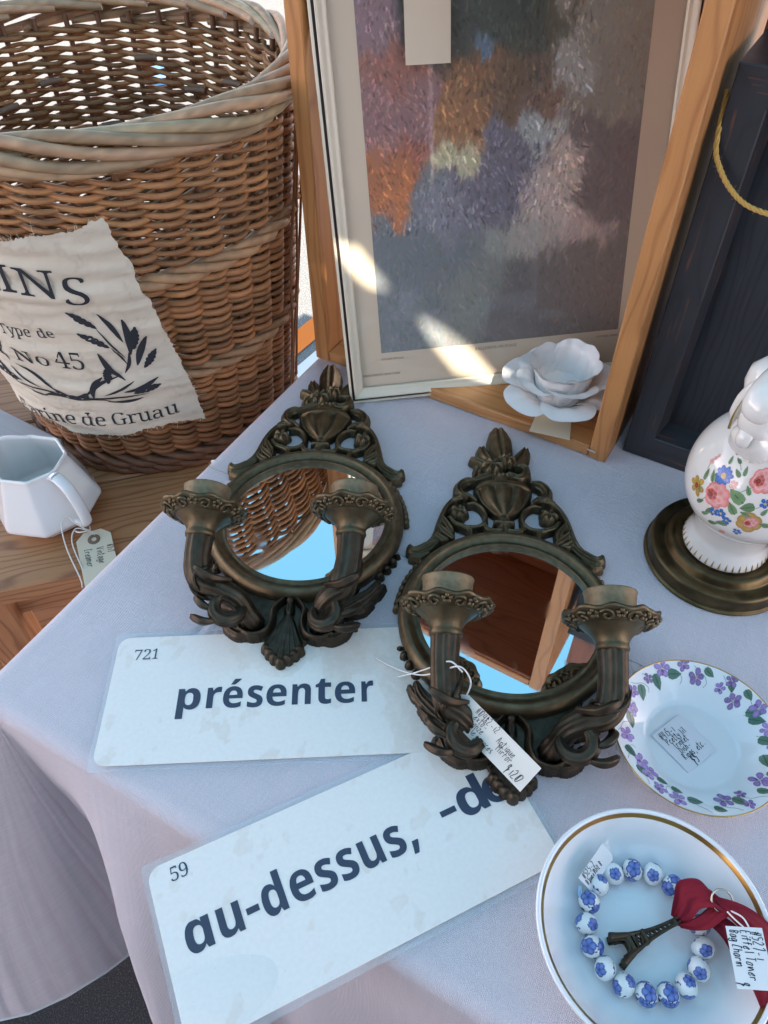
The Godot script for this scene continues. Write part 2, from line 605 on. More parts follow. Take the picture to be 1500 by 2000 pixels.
# ---------------------------------------------------------------- the setting
func make_setting() -> void:
	var g := Geo.new()
	var rows := []
	for r in [-60.0, -8.0, -3.0, -1.0, 0.5, 3.0, 60.0]:
		var row := PackedVector3Array()
		for x in [-60.0, -6.0, -2.0, 0.0, 2.0, 6.0, 60.0]:
			row.append(Vector3(x, -0.74, -r))
		rows.append(row)
	g.grid(rows)
	M.road = triplanar(mat(1, 1, 1, 0.9), 2.2)
	M.road.albedo_texture = speckle(0.16, Color(0.11, 0.11, 0.115), Color(0.36, 0.355, 0.34), 3, 3, FastNoiseLite.TYPE_CELLULAR, 768)
	M.road.uv1_world_triplanar = true
	structure("pavement", g, M.road)
	g = Geo.new()
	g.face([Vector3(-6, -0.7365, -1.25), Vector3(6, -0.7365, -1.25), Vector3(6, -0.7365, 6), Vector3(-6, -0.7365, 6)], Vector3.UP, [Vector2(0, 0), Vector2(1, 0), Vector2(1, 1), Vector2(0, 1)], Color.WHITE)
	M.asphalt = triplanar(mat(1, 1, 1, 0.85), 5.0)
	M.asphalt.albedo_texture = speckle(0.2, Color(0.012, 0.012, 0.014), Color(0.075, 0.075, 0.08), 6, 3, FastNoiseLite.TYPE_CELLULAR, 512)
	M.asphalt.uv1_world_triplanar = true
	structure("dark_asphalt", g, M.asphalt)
	# painted lines on the pavement beyond the basket
	g = Geo.new()
	var d := Vector3(0.0773, 0, -0.1155).normalized()
	var s := Vector3(d.z, 0, -d.x)
	var at := Vector3(-0.222, -0.736, -1.83)
	g.face([at + d * 0.75 + s * 0.036, at - d * 2.5 + s * 0.036, at - d * 2.5 - s * 0.036, at + d * 0.75 - s * 0.036], Vector3.UP, [Vector2(0, 0), Vector2(1, 0), Vector2(1, 1), Vector2(0, 1)], Color.WHITE)
	var orange := mat(0.85, 0.2, 0.015, 0.8)
	structure("orange_painted_line", g, orange)
	g = Geo.new()
	at += s * -0.17
	g.face([at + d * 2.6 + s * 0.1, at - d * 2.5 + s * 0.1, at - d * 2.5 - s * 0.1, at + d * 2.6 - s * 0.1], Vector3.UP, [Vector2(0, 0), Vector2(1, 0), Vector2(1, 1), Vector2(0, 1)], Color.WHITE)
	structure("white_painted_line", g, mat(0.75, 0.75, 0.72, 0.8))

	# market tents overhead: two white roofs whose edges leave a narrow gap
	var fabric := mat(0.85, 0.85, 0.86, 0.9)
	fabric.backlight_enabled = true
	fabric.backlight = Color(0.84, 0.93, 1.0)
	var flat := Transform3D(Basis(Vector3.RIGHT, Vector3.BACK, Vector3.UP), Vector3(0, 1.35, 0))
	flat = Transform3D(Basis(Vector3(1, 0, 0), Vector3(0, 0, 1), Vector3(0, -1, 0)), Vector3(0, 1.35, 0))
	g = Geo.new()
	g.slab(PackedVector2Array([Vector2(-0.85, -0.1), Vector2(0.85, -0.1), Vector2(0.85, 0.53), Vector2(0.415, 0.517), Vector2(0.375, 0.478), Vector2(0.335, 0.450), Vector2(0.31, 0.438), Vector2(0.275, 0.409), Vector2(0.258, 0.391), Vector2(0.235, 0.366), Vector2(0.21, 0.366), Vector2(-0.85, 0.366)]), 0.002, flat)
	single("tent_roof", g, fabric, "white fabric market tent roof above the table", "tent")
	g = Geo.new()
	g.slab(PackedVector2Array([Vector2(-0.85, 0.368), Vector2(0.21, 0.368), Vector2(0.228, 0.388), Vector2(0.255, 0.407), Vector2(0.277, 0.411), Vector2(0.31, 0.440), Vector2(0.325, 0.462), Vector2(0.365, 0.503), Vector2(0.415, 0.519), Vector2(0.85, 0.532), Vector2(0.85, 3.0), Vector2(-0.85, 3.0)]), 0.002, flat)
	single("tent_roof", g, fabric, "second white tent roof, joined behind the first one", "tent")

	var wall := mat(0.12, 0.12, 0.14, 0.95)
	for q in [[Vector3(0.0, 0.3, 3.0), Vector3(1.7, 2.08, 0.004), "dark grey tent wall hanging at the back of the second tent"], [Vector3(-0.85, 0.3, 1.75), Vector3(0.004, 2.08, 2.4), "dark grey tent wall hanging on the left of the second tent"], [Vector3(0.85, 0.3, 1.95), Vector3(0.004, 2.08, 2.0), "dark grey tent wall hanging on the right of the second tent"]]:
		g = Geo.new()
		g.box(q[1], Transform3D(Basis(), q[0]), 0.001)
		single("tent_wall", g, wall, q[2], "tent wall")

	# far things seen through gaps
	g = Geo.new()
	g.box(Vector3(0.5, 0.42, 0.06), Transform3D(Basis(Vector3.UP, 0.2), Vector3(1.35, -0.5, -3.0)), 0.02)
	single("yellow_board", g, mat(0.85, 0.72, 0.0, 0.6), "bright yellow board far behind, in the gap right of the framed print", "board")
	g = Geo.new()
	g.box(Vector3(0.13, 0.06, 0.16), Transform3D(Basis(Vector3.UP, 0.3), Vector3(-1.02, -0.7, -3.9)), 0.02)
	single("blue_box", g, mat(0.1, 0.32, 0.75, 0.6), "small blue box on the pavement seen through the basket weave", "box")

# ---------------------------------------------------------------- white cloth over the table
func bump(x: float, c: float, w: float) -> float:
	var k := (x - c) / w
	return exp(-k * k)

var cloth_noise: FastNoiseLite
func cloth_y(e1: float, e2: float) -> float:
	var edge := clampf(minf(e1 + 0.4285, -0.092 - e2) / 0.05 - 0.46, 0.0, 1.0)
	var seam := 0.0013 * bump(e2, -0.366 + (e1 + 0.1) * 0.035, 0.0035) - 0.0006 * bump(e2, -0.361 + (e1 + 0.1) * 0.035, 0.0022)
	var crease := -0.0011 * bump(e1, -0.327 - 0.02 * sin(e2 * 7.0), 0.0028) + 0.0005 * bump(e1, -0.321 - 0.02 * sin(e2 * 7.0), 0.004)
	crease += -0.0007 * bump(e2 + 0.45 * e1, -0.36, 0.004) * clampf((e1 - 0.1) * 8.0, 0, 1)
	return (0.0012 * cloth_noise.get_noise_2d(e1 * 60.0, e2 * 60.0) + 0.0004 * cloth_noise.get_noise_2d(e1 * 300.0 + e2 * 90.0, e2 * 220.0) + seam + crease) * edge

func lines(a: float, b: float, step: float, fine: Array) -> Array:
	var out := []
	var x := a
	while x < b - 1e-6:
		out.append(x)
		var st := step
		for f in fine:
			if absf(x - f[0]) < f[1]: st = minf(st, f[2])
		x += st
	out.append(b)
	return out

func make_cloth() -> void:
	cloth_noise = noise(0.11, 11, 3)
	var maps := weave_maps(128, 6, 0.45)
	M.cloth = mat(0.88, 0.815, 0.87, 0.95)
	M.cloth.albedo_texture = maps[1]
	M.cloth.normal_enabled = true
	M.cloth.normal_texture = maps[0]
	M.cloth.normal_scale = 1.5
	M.cloth.uv1_scale = Vector3(1 / 0.14, 1 / 0.14, 1)
	M.weave = maps[0]
	M.weave_tone = maps[1]
	var g := Geo.new()
	var inset := 0.022
	var e1s := lines(-0.4285 + inset, 0.75, 0.007, [[-0.327, 0.03, 0.0012]])
	var e2s := lines(-0.9, -0.092 - inset, 0.007, [[-0.366, 0.025, 0.0012]])
	var rows := []
	var uvs := []
	for e2 in e2s:
		var row := PackedVector3Array()
		var uv := PackedVector2Array()
		for e1 in e1s:
			row.append(tb(e1, e2, cloth_y(e1, e2)))
			uv.append(Vector2(e1, e2))
		rows.append(row)
		uvs.append(uv)
	rows.reverse()
	uvs.reverse()
	g.grid(rows, false, Color.WHITE, uvs)
	# round the edge and hang: stations along the left edge, the corner and the front edge
	var st := []                               # [point on the inset line, outward direction, kind, parameter]
	for k in 46:
		st.append([Vector2(-0.4285 + inset, lerpf(-0.9, -0.114, k / 45.0)), Vector2(-1, 0), lerpf(-0.9, -0.114, k / 45.0), 0.0])
	for k in range(1, 24):
		var a := PI / 2 * k / 24.0
		st.append([Vector2(-0.4065, -0.114), Vector2(-cos(a), sin(a)), -0.114, float(k) / 24.0])
	for k in 90:
		st.append([Vector2(lerpf(-0.4065, 0.75, pow(k / 89.0, 1.3)), -0.114), Vector2(0, 1), 0.0, 1.0])
	var prof := []                             # [outward, down]
	for x in [0.0, 0.003, 0.006]: prof.append([x, 0.0])
	for k in range(0, 9):
		var a := PI / 2 * k / 8.0
		prof.append([0.008 + 0.014 * sin(a), 0.014 * (1 - cos(a))])
	for k in range(1, 33): prof.append([0.022, 0.014 + k / 32.0])
	var cols := []
	var along := 0.0
	var hem := PackedVector3Array()
	for q in st.size():
		var base: Vector2 = st[q][0]
		var nn: Vector2 = st[q][1]
		var left: bool = st[q][3] == 0.0
		var corner: float = st[q][3]
		if q > 0:
			var b0: Vector2 = st[q - 1][0] + st[q - 1][1] * 0.022
			along += b0.distance_to(base + nn * 0.022)
		var drop := 0.60 + 0.012 * sin(along * 23.0)
		var flare := 0.0
		if left:
			drop = lerpf(0.075, 0.62, smoothstep(-0.36, -0.26, base.y)) - 0.06 * smoothstep(-0.185, -0.114, base.y)
			flare = 0.19 * smoothstep(-0.36, -0.22, base.y) + 0.02 * sin(base.y * 40.0) * smoothstep(-0.36, -0.2, base.y)
		elif corner < 1.0:
			drop = 0.56 - 0.03 * sin(corner * PI) + 0.04 * smoothstep(0.75, 1.0, corner)
			flare = 0.19 + 0.05 * sin(corner * PI) - 0.205 * smoothstep(0.72, 1.0, corner)
		else:
			flare = -0.015 + 0.125 * bump(base.x, -0.285, 0.055) + 0.03 * bump(base.x, -0.12, 0.05) + 0.03 * sin(base.x * 21.0 + 0.6) * smoothstep(-0.1, 0.1, base.x) + 0.03 * smoothstep(-0.38, -0.2, base.x)
		var row := PackedVector3Array()
		var uv := PackedVector2Array()
		var down_len := 0.0
		for p in prof:
			var d: float = p[1]
			var dd := d if d <= 0.014 else 0.014 + (d - 0.014) * drop
			var hang := maxf(dd - 0.014, 0.0)
			var o: float = p[0] + flare * (hang / 0.4) * (1.0 - 0.25 * hang / 0.4) + 0.003 * cloth_noise.get_noise_2d(along * 34.0, hang * 40.0) * minf(1.0, hang * 20.0)
			var xy := base + nn * o
			row.append(tb(xy.x, xy.y, -dd))
			down_len = p[0] + dd
			uv.append(base + nn * down_len if left or corner >= 1.0 else Vector2(along * 1.0, down_len))
		cols.append([row, uv])
		hem.append(row[row.size() - 1])
	rows = []
	uvs = []
	for k in cols.size():
		rows.append(cols[k][0])
		uvs.append(cols[k][1])
	g.grid(rows, false, Color.WHITE, uvs)
	var cloth := thing("tablecloth", "white canvas tablecloth draped over the table under the mirrors", "tablecloth")
	part("cloth", g, M.cloth, cloth)
	g = Geo.new()
	g.tube(hem, 0.0022, 6)
	part("hem", g, mat(0.6, 0.6, 0.61, 0.95), cloth)
	# loose thread along the seam
	g = Geo.new()
	var th := PackedVector3Array()
	for k in 120:
		var e1 := lerpf(-0.42, 0.05, k / 119.0)
		var e2 := -0.3715 + (e1 + 0.1) * 0.035 + 0.0008 * sin(k * 0.9)
		th.append(tb(e1, e2, cloth_y(e1, e2) + 0.0003 + 0.0003 * sin(k * 2.1)))
	g.tube(th, 0.00035, 5)
	part("seam_thread", g, mat(0.45, 0.43, 0.42, 0.95), cloth)

# ---------------------------------------------------------------- pine bench at the left
func make_bench() -> void:
	M.pine = wood_mat(wood(21, Color(0.42, 0.20, 0.085), Color(0.17, 0.062, 0.024), 95.0, 0.62), 0.55)
	var bench := thing("bench", "brown pine bench with a plank top under the wicker basket", "bench", Vector3(-0.3937, -0.1, -0.4658))
	bench.rotation.y = 0.2574
	var y := 0.0
	for k in 5:
		var g := Geo.new()
		var wide := 0.135
		g.box(Vector3(1.3, 0.024, wide - 0.0025), Transform3D(Basis(), Vector3(-0.42, -0.012 - 0.0006 * (k % 2), -y - wide / 2)), 0.0022, Color.WHITE, Vector2(rr(0, 3), rr(0, 1)))
		part("plank", g, M.pine, bench)
		y += wide
	for x in [-0.033, -0.9]:
		var g := Geo.new()
		g.box(Vector3(0.045, 0.61, 0.045), Transform3D(Basis(), Vector3(x, -0.03 - 0.305, -0.045)), 0.003)
		part("leg", g, M.pine, bench)
	var r := Geo.new()
	r.box(Vector3(1.2, 0.028, 0.02), Transform3D(Basis(), Vector3(-0.4, -0.075, -0.05)), 0.002)
	part("rail", r, M.pine, bench)
	r = Geo.new()
	r.box(Vector3(1.2, 0.07, 0.018), Transform3D(Basis(), Vector3(-0.4, -0.062, -0.3)), 0.002)
	part("apron", r, M.pine, bench)
	r = Geo.new()
	r.box(Vector3(1.2, 0.02, 0.55), Transform3D(Basis(), Vector3(-0.4, -0.33, -0.3)), 0.002)
	part("shelf", r, M.pine, bench)

# ---------------------------------------------------------------- wicker basket
const BN := 36
func basket_r(h: float) -> float:
	return 0.1545 + 0.118 * h

func rod(g: Geo, h0: float, phase: float, r: float, amp: float, lift: float, col: Color, turns := 1) -> void:
	var path := PackedVector3Array()
	var rad := PackedFloat32Array()
	var per := 6
	var p1 := rr(0, TAU)
	var p2 := rr(0, TAU)
	var total := BN * per * turns
	for k in total:
		var j := float(k) / per
		var ph := PI * j + phase
		var th := TAU * j / BN
		var h := h0 + lift * sin(ph) + 0.0008 * sin(3.0 * th + p1) + 0.0005 * sin(7.0 * th + p2)
		var c := cos(ph)
		var rho := basket_r(h) + amp * signf(c) * pow(absf(c), 0.75) + 0.0006 * sin(11.0 * th + p2)
		path.append(Vector3(rho * cos(th), h, rho * sin(th)))
		rad.append(r * (1.0 + 0.10 * sin(2.0 * th + p2) + 0.06 * sin(13.0 * th + p1)))
	var gn := noise(1.0, int(h0 * 1e5), 2)
	var tint := func(_r: int, _k: int, p: Vector3) -> Color:
		var q := 1.0 + 0.35 * gn.get_noise_3d(p.x * 18.0, p.y * 60.0, p.z * 18.0) + 0.25 * gn.get_noise_3d(p.x * 140.0, p.y * 300.0, p.z * 140.0)
		return Color(col.r * q, col.g * q, col.b * q)
	g.tube(path, rad, 7, tint, true)

func make_basket() -> void:
	M.willow = mat(1, 1, 1, 0.55)
	var b := thing("wicker_basket", "tall brown wicker basket with a printed linen patch", "basket", Vector3(-0.28, -0.0992, -0.80))
	var st := Geo.new()
	var path := PackedVector3Array()
	for k in 14:
		var h := 0.375 * k / 13.0
		path.append(Vector3(basket_r(h), h, 0))
	st.tube(path, 0.0031, 7, Color(0.15, 0.078, 0.042))
	var mesh := st.done()
	for k in BN:
		var o := part("stake", mesh, M.willow, b)
		o.rotation.y = -TAU * k / BN
	# weaving, row by row: two rods that cross between the stakes
	var h := 0.032
	var row := 0
	while h < 0.366:
		var skip := (h > 0.126 and h < 0.147) or (h > 0.243 and h < 0.264)
		if not skip:
			var g := Geo.new()
			var low := h < 0.245
			var r := (0.0033 if h < 0.13 else 0.0031) if low else 0.0027
			for q in 2:
				var k := rr(0.62, 1.3)
				var warm := rr(-0.012, 0.012)
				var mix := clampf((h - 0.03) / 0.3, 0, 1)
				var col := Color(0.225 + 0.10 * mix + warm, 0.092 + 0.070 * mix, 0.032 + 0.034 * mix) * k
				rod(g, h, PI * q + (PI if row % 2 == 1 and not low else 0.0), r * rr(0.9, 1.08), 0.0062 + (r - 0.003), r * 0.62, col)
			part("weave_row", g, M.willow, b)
			row += 1
		h += 0.0084 if h < 0.245 else 0.0092
	# paler bands of thicker twisted rods
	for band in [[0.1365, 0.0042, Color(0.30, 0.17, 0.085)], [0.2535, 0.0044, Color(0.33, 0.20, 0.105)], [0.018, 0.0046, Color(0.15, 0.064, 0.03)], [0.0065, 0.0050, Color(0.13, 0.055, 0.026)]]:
		for m in 3:
			var g := Geo.new()
			var pts := PackedVector3Array()
			var per := 7
			for k in BN * per:
				var j := float(k) / per
				var th := TAU * j / BN
				var ph := TAU * j / 3.0 + TAU * m / 3.0
				var hh: float = band[0] + 0.0046 * sin(ph) + 0.0006 * sin(5 * th + m)
				var rho := basket_r(hh) + 0.0042 + 0.0058 * cos(ph)
				pts.append(Vector3(rho * cos(th), hh, rho * sin(th)))
			var cc: Color = band[2] * rr(0.85, 1.15)
			var gn := noise(1.0, m + int(band[0] * 999), 2)
			g.tube(pts, band[1], 8, func(_r: int, _k: int, p: Vector3) -> Color: return cc * (1.0 + 0.4 * gn.get_noise_3d(p.x * 90, p.y * 200, p.z * 90)), true)
			part("twisted_rod", g, M.willow, b)
	# plaited border: each rod rises inside, goes over the top and runs down outside along the rim
	var NB := 24
	var variants := []
	for q in 8:
		var g := Geo.new()
		var pts := PackedVector3Array()
		var rad := PackedFloat32Array()
		var m := 44
		var wob := rr(0.0, 6.0)
		for k in m:
			var s := float(k) / (m - 1)
			var th := -deg_to_rad(86.0) * s
			var al := deg_to_rad(lerpf(158.0, -58.0, smoothstep(-0.05, 1.05, s)))
			var swell := 0.0012 * sin(s * 11.0 + wob)
			var rho := basket_r(0.37) + 0.003 + (0.0105 + swell) * cos(al)
			var y := 0.377 + (0.0140 + swell) * sin(al) + 0.0008 * sin(s * 9.0 + q)
			pts.append(Vector3(rho * cos(th), y, rho * sin(th)))
			rad.append(0.0049 * (0.72 + 0.28 * pow(sin(PI * (0.06 + 0.88 * s)), 0.6)) * (1.0 + 0.05 * sin(s * 23.0 + wob)))
		var tone := rr(0.66, 1.22)
		var warm := rr(0.9, 1.1)
		var gn := noise(1.0, 70 + q, 2)
		g.tube(pts, rad, 9, func(_r: int, _k: int, p: Vector3) -> Color: return Color(0.42 * warm, 0.295, 0.175) * (tone * (1.0 + 0.4 * gn.get_noise_3d(p.x * 60, p.y * 160, p.z * 60) + 0.25 * gn.get_noise_3d(p.x * 300, p.y * 300, p.z * 300))))
		variants.append(g.done())
	for k in NB:
		var o := part("border_rod", variants[(k * 5) % 8], M.willow, b)
		o.rotation.y = -TAU * (k + 0.5) / NB
		o.position.y = 0.0008 * sin(k * 4.0)
	# cut rod ends inside the wall
	var e := Geo.new()
	e.tube(PackedVector3Array([Vector3(0, 0, 0), Vector3(0.012, 0.001, -0.002), Vector3(0.024, 0.0, -0.006)]), 0.0036, 8, Color(0.2, 0.125, 0.08))
	var em := e.done()
	for k in 9:
		var o := part("rod_end", em, M.willow, b)
		var th := deg_to_rad(200.0 + 17.5 * k)
		var hh: float = [0.33, 0.30, 0.315, 0.262][k % 4]
		o.position = Vector3(cos(th) * (basket_r(hh) - 0.008), hh, sin(th) * (basket_r(hh) - 0.008))
		o.rotation.y = -th - PI / 2 - 0.2
	var base := Geo.new()
	for k in 17:
		var ring := PackedVector3Array()
		var rr_ := 0.008 + 0.0088 * k
		for q in 60:
			var a := TAU * q / 60
			ring.append(Vector3(cos(a) * rr_, 0.004 + 0.0015 * sin(a * 15 + PI * (k % 2)), sin(a) * rr_))
		base.tube(ring, 0.0042, 6, Color(0.15, 0.08, 0.045), true)
	part("base", base, M.willow, b)
	# twine cords down the right side
	for q in [[4.0, 0.0], [-1.0, 1.0], [9.0, 2.0]]:
		var g := Geo.new()
		var pts := []
		for k in 12:
			var hh := lerpf(0.34, 0.02, k / 11.0)
			var th := deg_to_rad(q[0] + 1.6 * sin(k * 0.8 + q[1] * 2.0) + 5.0)
			pts.append(Vector3(cos(th) * (basket_r(hh) + 0.013), hh, sin(th) * (basket_r(hh) + 0.013)))
		g.tube(smooth(pts, 4), 0.0015, 6, Color(0.33, 0.17, 0.085))
		part("twine_cord", g, M.willow, b)
	make_patch(b)

func curve_at(table: Array, x: float) -> float:
	for k in range(1, table.size()):
		if (table[k][0] - x) * signf(table[k][0] - table[0][0]) >= 0.0 or k == table.size() - 1:
			var t: float = clampf((x - table[k - 1][0]) / (table[k][0] - table[k - 1][0]), 0.0, 1.0)
			return lerpf(table[k - 1][1], table[k][1], t)
	return table[0][1]

func make_patch(b: Node3D) -> void:
	var side := [[0.06, 61.5], [0.0755, 61.8], [0.1133, 63.1], [0.1441, 64.9], [0.1808, 66.9], [0.2076, 68.7], [0.2355, 69.9], [0.2417, 71.2], [0.2761, 71.9], [0.2857, 73.1], [0.3147, 74.7], [0.34, 75.0]]
	var top := [[70.0, 0.329], [75.0, 0.3275], [78.0, 0.3255], [83.0, 0.3176], [93.0, 0.315], [101.0, 0.3086], [130.0, 0.302], [150.0, 0.30]]
	var bot := [[60.0, 0.075], [62.0, 0.0755], [70.0, 0.0804], [84.0, 0.0761], [90.0, 0.0685], [100.0, 0.0686], [110.0, 0.0645], [116.0, 0.069], [123.0, 0.0735], [132.0, 0.071], [145.0, 0.08]]
	var wr := noise(1.0, 33, 3)
	var onto := func(p: Vector2, lift: float) -> Vector3:
		var th := deg_to_rad(p.x)
		var rho := 0.158 + 0.118 * p.y + 0.0095 + 0.0030 * wr.get_noise_2d(p.x * 0.03, p.y * 38.0) + 0.0006 * wr.get_noise_2d(p.x * 0.3, p.y * 160.0) + 0.0012 * bump(p.y, 0.2365, 0.004) + 0.0035 * bump(p.y, 0.2535, 0.011) + 0.0035 * bump(p.y, 0.1365, 0.011) + lift
		return Vector3(cos(th) * rho, p.y, sin(th) * rho)
	var g := Geo.new()
	var rows := []
	var uvs := []
	var nv := 80
	var nu := 90
	for r in nv + 1:
		var vv := float(r) / nv
		var row := PackedVector3Array()
		var uv := PackedVector2Array()
		for k in nu + 1:
			var u := float(k) / nu
			var hh := lerpf(0.07, 0.32, vv)
			var tr := curve_at(side, hh) + rr(-0.35, 0.35)
			var th := lerpf(tr, 205.0 - tr, u)
			var h := lerpf(curve_at(bot, th), curve_at(top, th), vv)
			if r == 0 or r == nv: h += rr(-0.0012, 0.0012)
			row.append(onto.call(Vector2(th, h), 0.0))
			uv.append(Vector2(deg_to_rad(th) * 0.185, h))
		rows.append(row)
		uvs.append(uv)
	var stain := noise(1.0, 90, 3)
	var shade := func(_r: int, _k: int, p: Vector3) -> Color:
		var q := stain.get_noise_3d(p.x * 22.0, p.y * 22.0, p.z * 22.0)
		var ringy := 1.0 - 0.13 * bump(q, 0.25, 0.035) - 0.10 * smoothstep(-0.1, 0.5, stain.get_noise_3d(p.x * 9 + 3, p.y * 60, p.z * 9))
		return Color(0.60 * ringy, 0.565 * ringy * (0.9 + 0.1 * ringy), 0.47 * ringy * (0.8 + 0.2 * ringy))
	g.grid(rows, false, shade, uvs)
	var linen := mat(1, 1, 1, 0.95)
	linen.normal_enabled = true
	linen.normal_texture = M.weave
	linen.normal_scale = 0.5
	linen.uv1_scale = Vector3(1 / 0.08, 1 / 0.08, 1)
	linen.backlight_enabled = true
	linen.backlight = Color(0.12, 0.11, 0.09)
	var patch := part("linen_patch", g, linen, b)
	# frayed threads along the edges
	g = Geo.new()
	for k in 150:
		var u := rr(0, 1)
		var p: Vector2
		var away: Vector2
		var sidek := k % 3
		if sidek == 0:
			var th := lerpf(75.0, 130.0, u)
			p = Vector2(th, curve_at(top, th)); away = Vector2(rr(-0.8, 0.8), rr(0.002, 0.006))
		elif sidek == 1:
			var hh := lerpf(0.08, 0.325, u)
			p = Vector2(curve_at(side, hh), hh); away = Vector2(-rr(0.5, 1.3), rr(-0.003, 0.002))
		else:
			var th := lerpf(62.0, 135.0, u)
			p = Vector2(th, curve_at(bot, th)); away = Vector2(rr(-0.8, 0.8), -rr(0.001, 0.004))
		if k % 29 == 0: away *= 3.0
		g.tube(PackedVector3Array([onto.call(p - away * 0.2, 0.0), onto.call(p + away * 0.5, 0.0012), onto.call(p + away, rr(0.0, 0.003))]), 0.00018, 4, Color(0.62, 0.56, 0.42))
	part("frayed_thread", g, mat(1, 1, 1, 0.9), patch).set_meta("kind", "stuff")
	# stencilled print
	g = Geo.new()
	var ink := Color(0.018, 0.02, 0.03)
	var on := func(p: Vector2) -> Array:
		var th := deg_to_rad(p.x)
		return [onto.call(p, 0.0006), Vector3(cos(th), 0.0, sin(th))]
	var serif := "Droid Serif"
	text_fit(g, "A", serif, 400, 114.5, 107.0, 0.2588, 0.0385, on, ink)
	text_fit(g, "I", serif, 400, 106.3, 102.4, 0.2585, 0.0385, on, ink)
	text_fit(g, "N", serif, 400, 101.3, 91.2, 0.2572, 0.038, on, ink, 0.0, func(q: Vector2) -> Vector2: return Vector2(q.x, q.y - (101.3 - q.x) * 0.0003))
	text_fit(g, "S", serif, 400, 90.3, 84.2, 0.2462, 0.038, on, ink, -8.0)
	var tilt := func(q: Vector2) -> Vector2: return Vector2(q.x, q.y + (118.0 - q.x) * 0.00035)
	text_fit(g, "Type", serif, 400, 118.0, 106.5, 0.1985, 0.0165, on, ink, 0.0, tilt)
	text_fit(g, "de", serif, 400, 104.0, 98.6, 0.1985, 0.0165, on, ink, 0.0, tilt)
	text_fit(g, "No", serif, 400, 117.5, 105.2, 0.1652, 0.0225, on, ink)
	text_fit(g, "45", serif, 400, 102.8, 93.6, 0.1665, 0.030, on, ink)
	var arc := func(q: Vector2) -> Vector2: return Vector2(q.x, q.y + 0.0715 + (130.0 - q.x) * 0.0004)
	text_fit(g, "F", serif, 400, 136.5, 131.2, 0.0, 0.0235, on, ink, 0.0, arc)
	text_fit(g, "arine", serif, 400, 130.0, 107.0, 0.0, 0.0235, on, ink, 0.0, arc)
	text_fit(g, "de", serif, 400, 104.2, 95.2, 0.0, 0.0235, on, ink, 0.0, arc)
	text_fit(g, "Gruau", serif, 400, 92.6, 69.8, 0.0, 0.0235, on, ink, 0.0, arc)
	# wreath of ears and leaves round a bow
	for mirror in 2:
		var put := func(p: Vector2) -> Array:
			return on.call(Vector2(204.0 - p.x, p.y) if mirror == 1 else p)
		var leaf := func(a: Vector2, bb: Vector2, wide: float, bend: float, ear: bool) -> void:
			var pts := PackedVector2Array()
			var m := 22 if ear else 9
			var kx := 0.0031
			var pa := Vector2(a.x * kx, a.y)
			var pb := Vector2(bb.x * kx, bb.y)
			var d := pb - pa
			var nn := Vector2(-d.y, d.x).normalized()
			for k in m + 1:
				var s := float(k) / m
				var w := wide * pow(sin(PI * clampf(s * 0.94 + 0.03, 0, 1)), 0.8) * ((0.82 + 0.30 * absf(sin(s * PI * 5.5))) if ear else 1.0)
				var c := pa + d * s + nn * bend * sin(PI * s)
				pts.append(Vector2((c + nn * w).x / kx, (c + nn * w).y))
			for k in m + 1:
				var s := 1.0 - float(k) / m
				var w := wide * pow(sin(PI * clampf(s * 0.94 + 0.03, 0, 1)), 0.8) * ((0.82 + 0.30 * absf(sin(s * PI * 5.5))) if ear else 1.0)
				var c := pa + d * s + nn * bend * sin(PI * s)
				pts.append(Vector2((c - nn * w).x / kx, (c - nn * w).y))
			var tri := PackedInt32Array()
			var tot := pts.size()
			for k in m:
				tri.append_array([k, k + 1, tot - 1 - k, k + 1, tot - 2 - k, tot - 1 - k])
			g.print_on(pts, tri, put, ink)
		for q in [[92.1, 0.2377, 85.8, 0.217, 0.0036], [91.4, 0.2134, 84.2, 0.194, 0.004], [75.6, 0.215, 77.8, 0.188, 0.0042], [71.6, 0.184, 76.4, 0.163, 0.0036], [73.0, 0.1415, 81.8, 0.1345, 0.004], [87.3, 0.1694, 88.6, 0.148, 0.004]]:
			if mirror == 1 and (q[1] > 0.2 or q[0] > 86.0): continue
			leaf.call(Vector2(q[2], q[3]), Vector2(q[0], q[1]), q[4], 0.0, true)
		for q in [[84.2, 0.2342, 80.0, 0.199, 0.0024, 0.001], [78.4, 0.225, 79.2, 0.181, 0.0034, 0.002], [73.2, 0.202, 78.2, 0.168, 0.0034, -0.001], [88.1, 0.1882, 83.0, 0.152, 0.003, -0.004], [73.3, 0.1506, 84.5, 0.1375, 0.0026, 0.003], [89.8, 0.1565, 95.0, 0.128, 0.003, -0.004], [77.5, 0.131, 99.0, 0.127, 0.0016, 0.0], [84.0, 0.158, 98.0, 0.129, 0.0019, -0.004], [80.5, 0.150, 91.0, 0.133, 0.0014, 0.001], [79.5, 0.185, 82.5, 0.16, 0.0018, 0.002], [86.0, 0.2165, 81.0, 0.178, 0.001, 0.0], [83.8, 0.194, 80.8, 0.17, 0.001, 0.0]]:
			if mirror == 1 and (q[1] > 0.195 or q[0] > 86.0): continue
			leaf.call(Vector2(q[2], q[3]), Vector2(q[0], q[1]), q[4], q[5], false)
		leaf.call(Vector2(100.6, 0.128), Vector2(96.3, 0.136), 0.0042, 0.003, false)
		leaf.call(Vector2(100.8, 0.121), Vector2(90.5, 0.1215), 0.0026, -0.004, false)
		leaf.call(Vector2(91.5, 0.1205), Vector2(79.5, 0.1245), 0.002, 0.002, false)
	var oval := PackedVector2Array()
	for k in 16:
		oval.append(Vector2(102.0 + 2.2 * cos(TAU * k / 16), 0.1252 + 0.0052 * sin(TAU * k / 16)))
	g.blob(oval, on, ink)
	part("printed_lettering", g, mat(1, 1, 1, 0.9), patch)

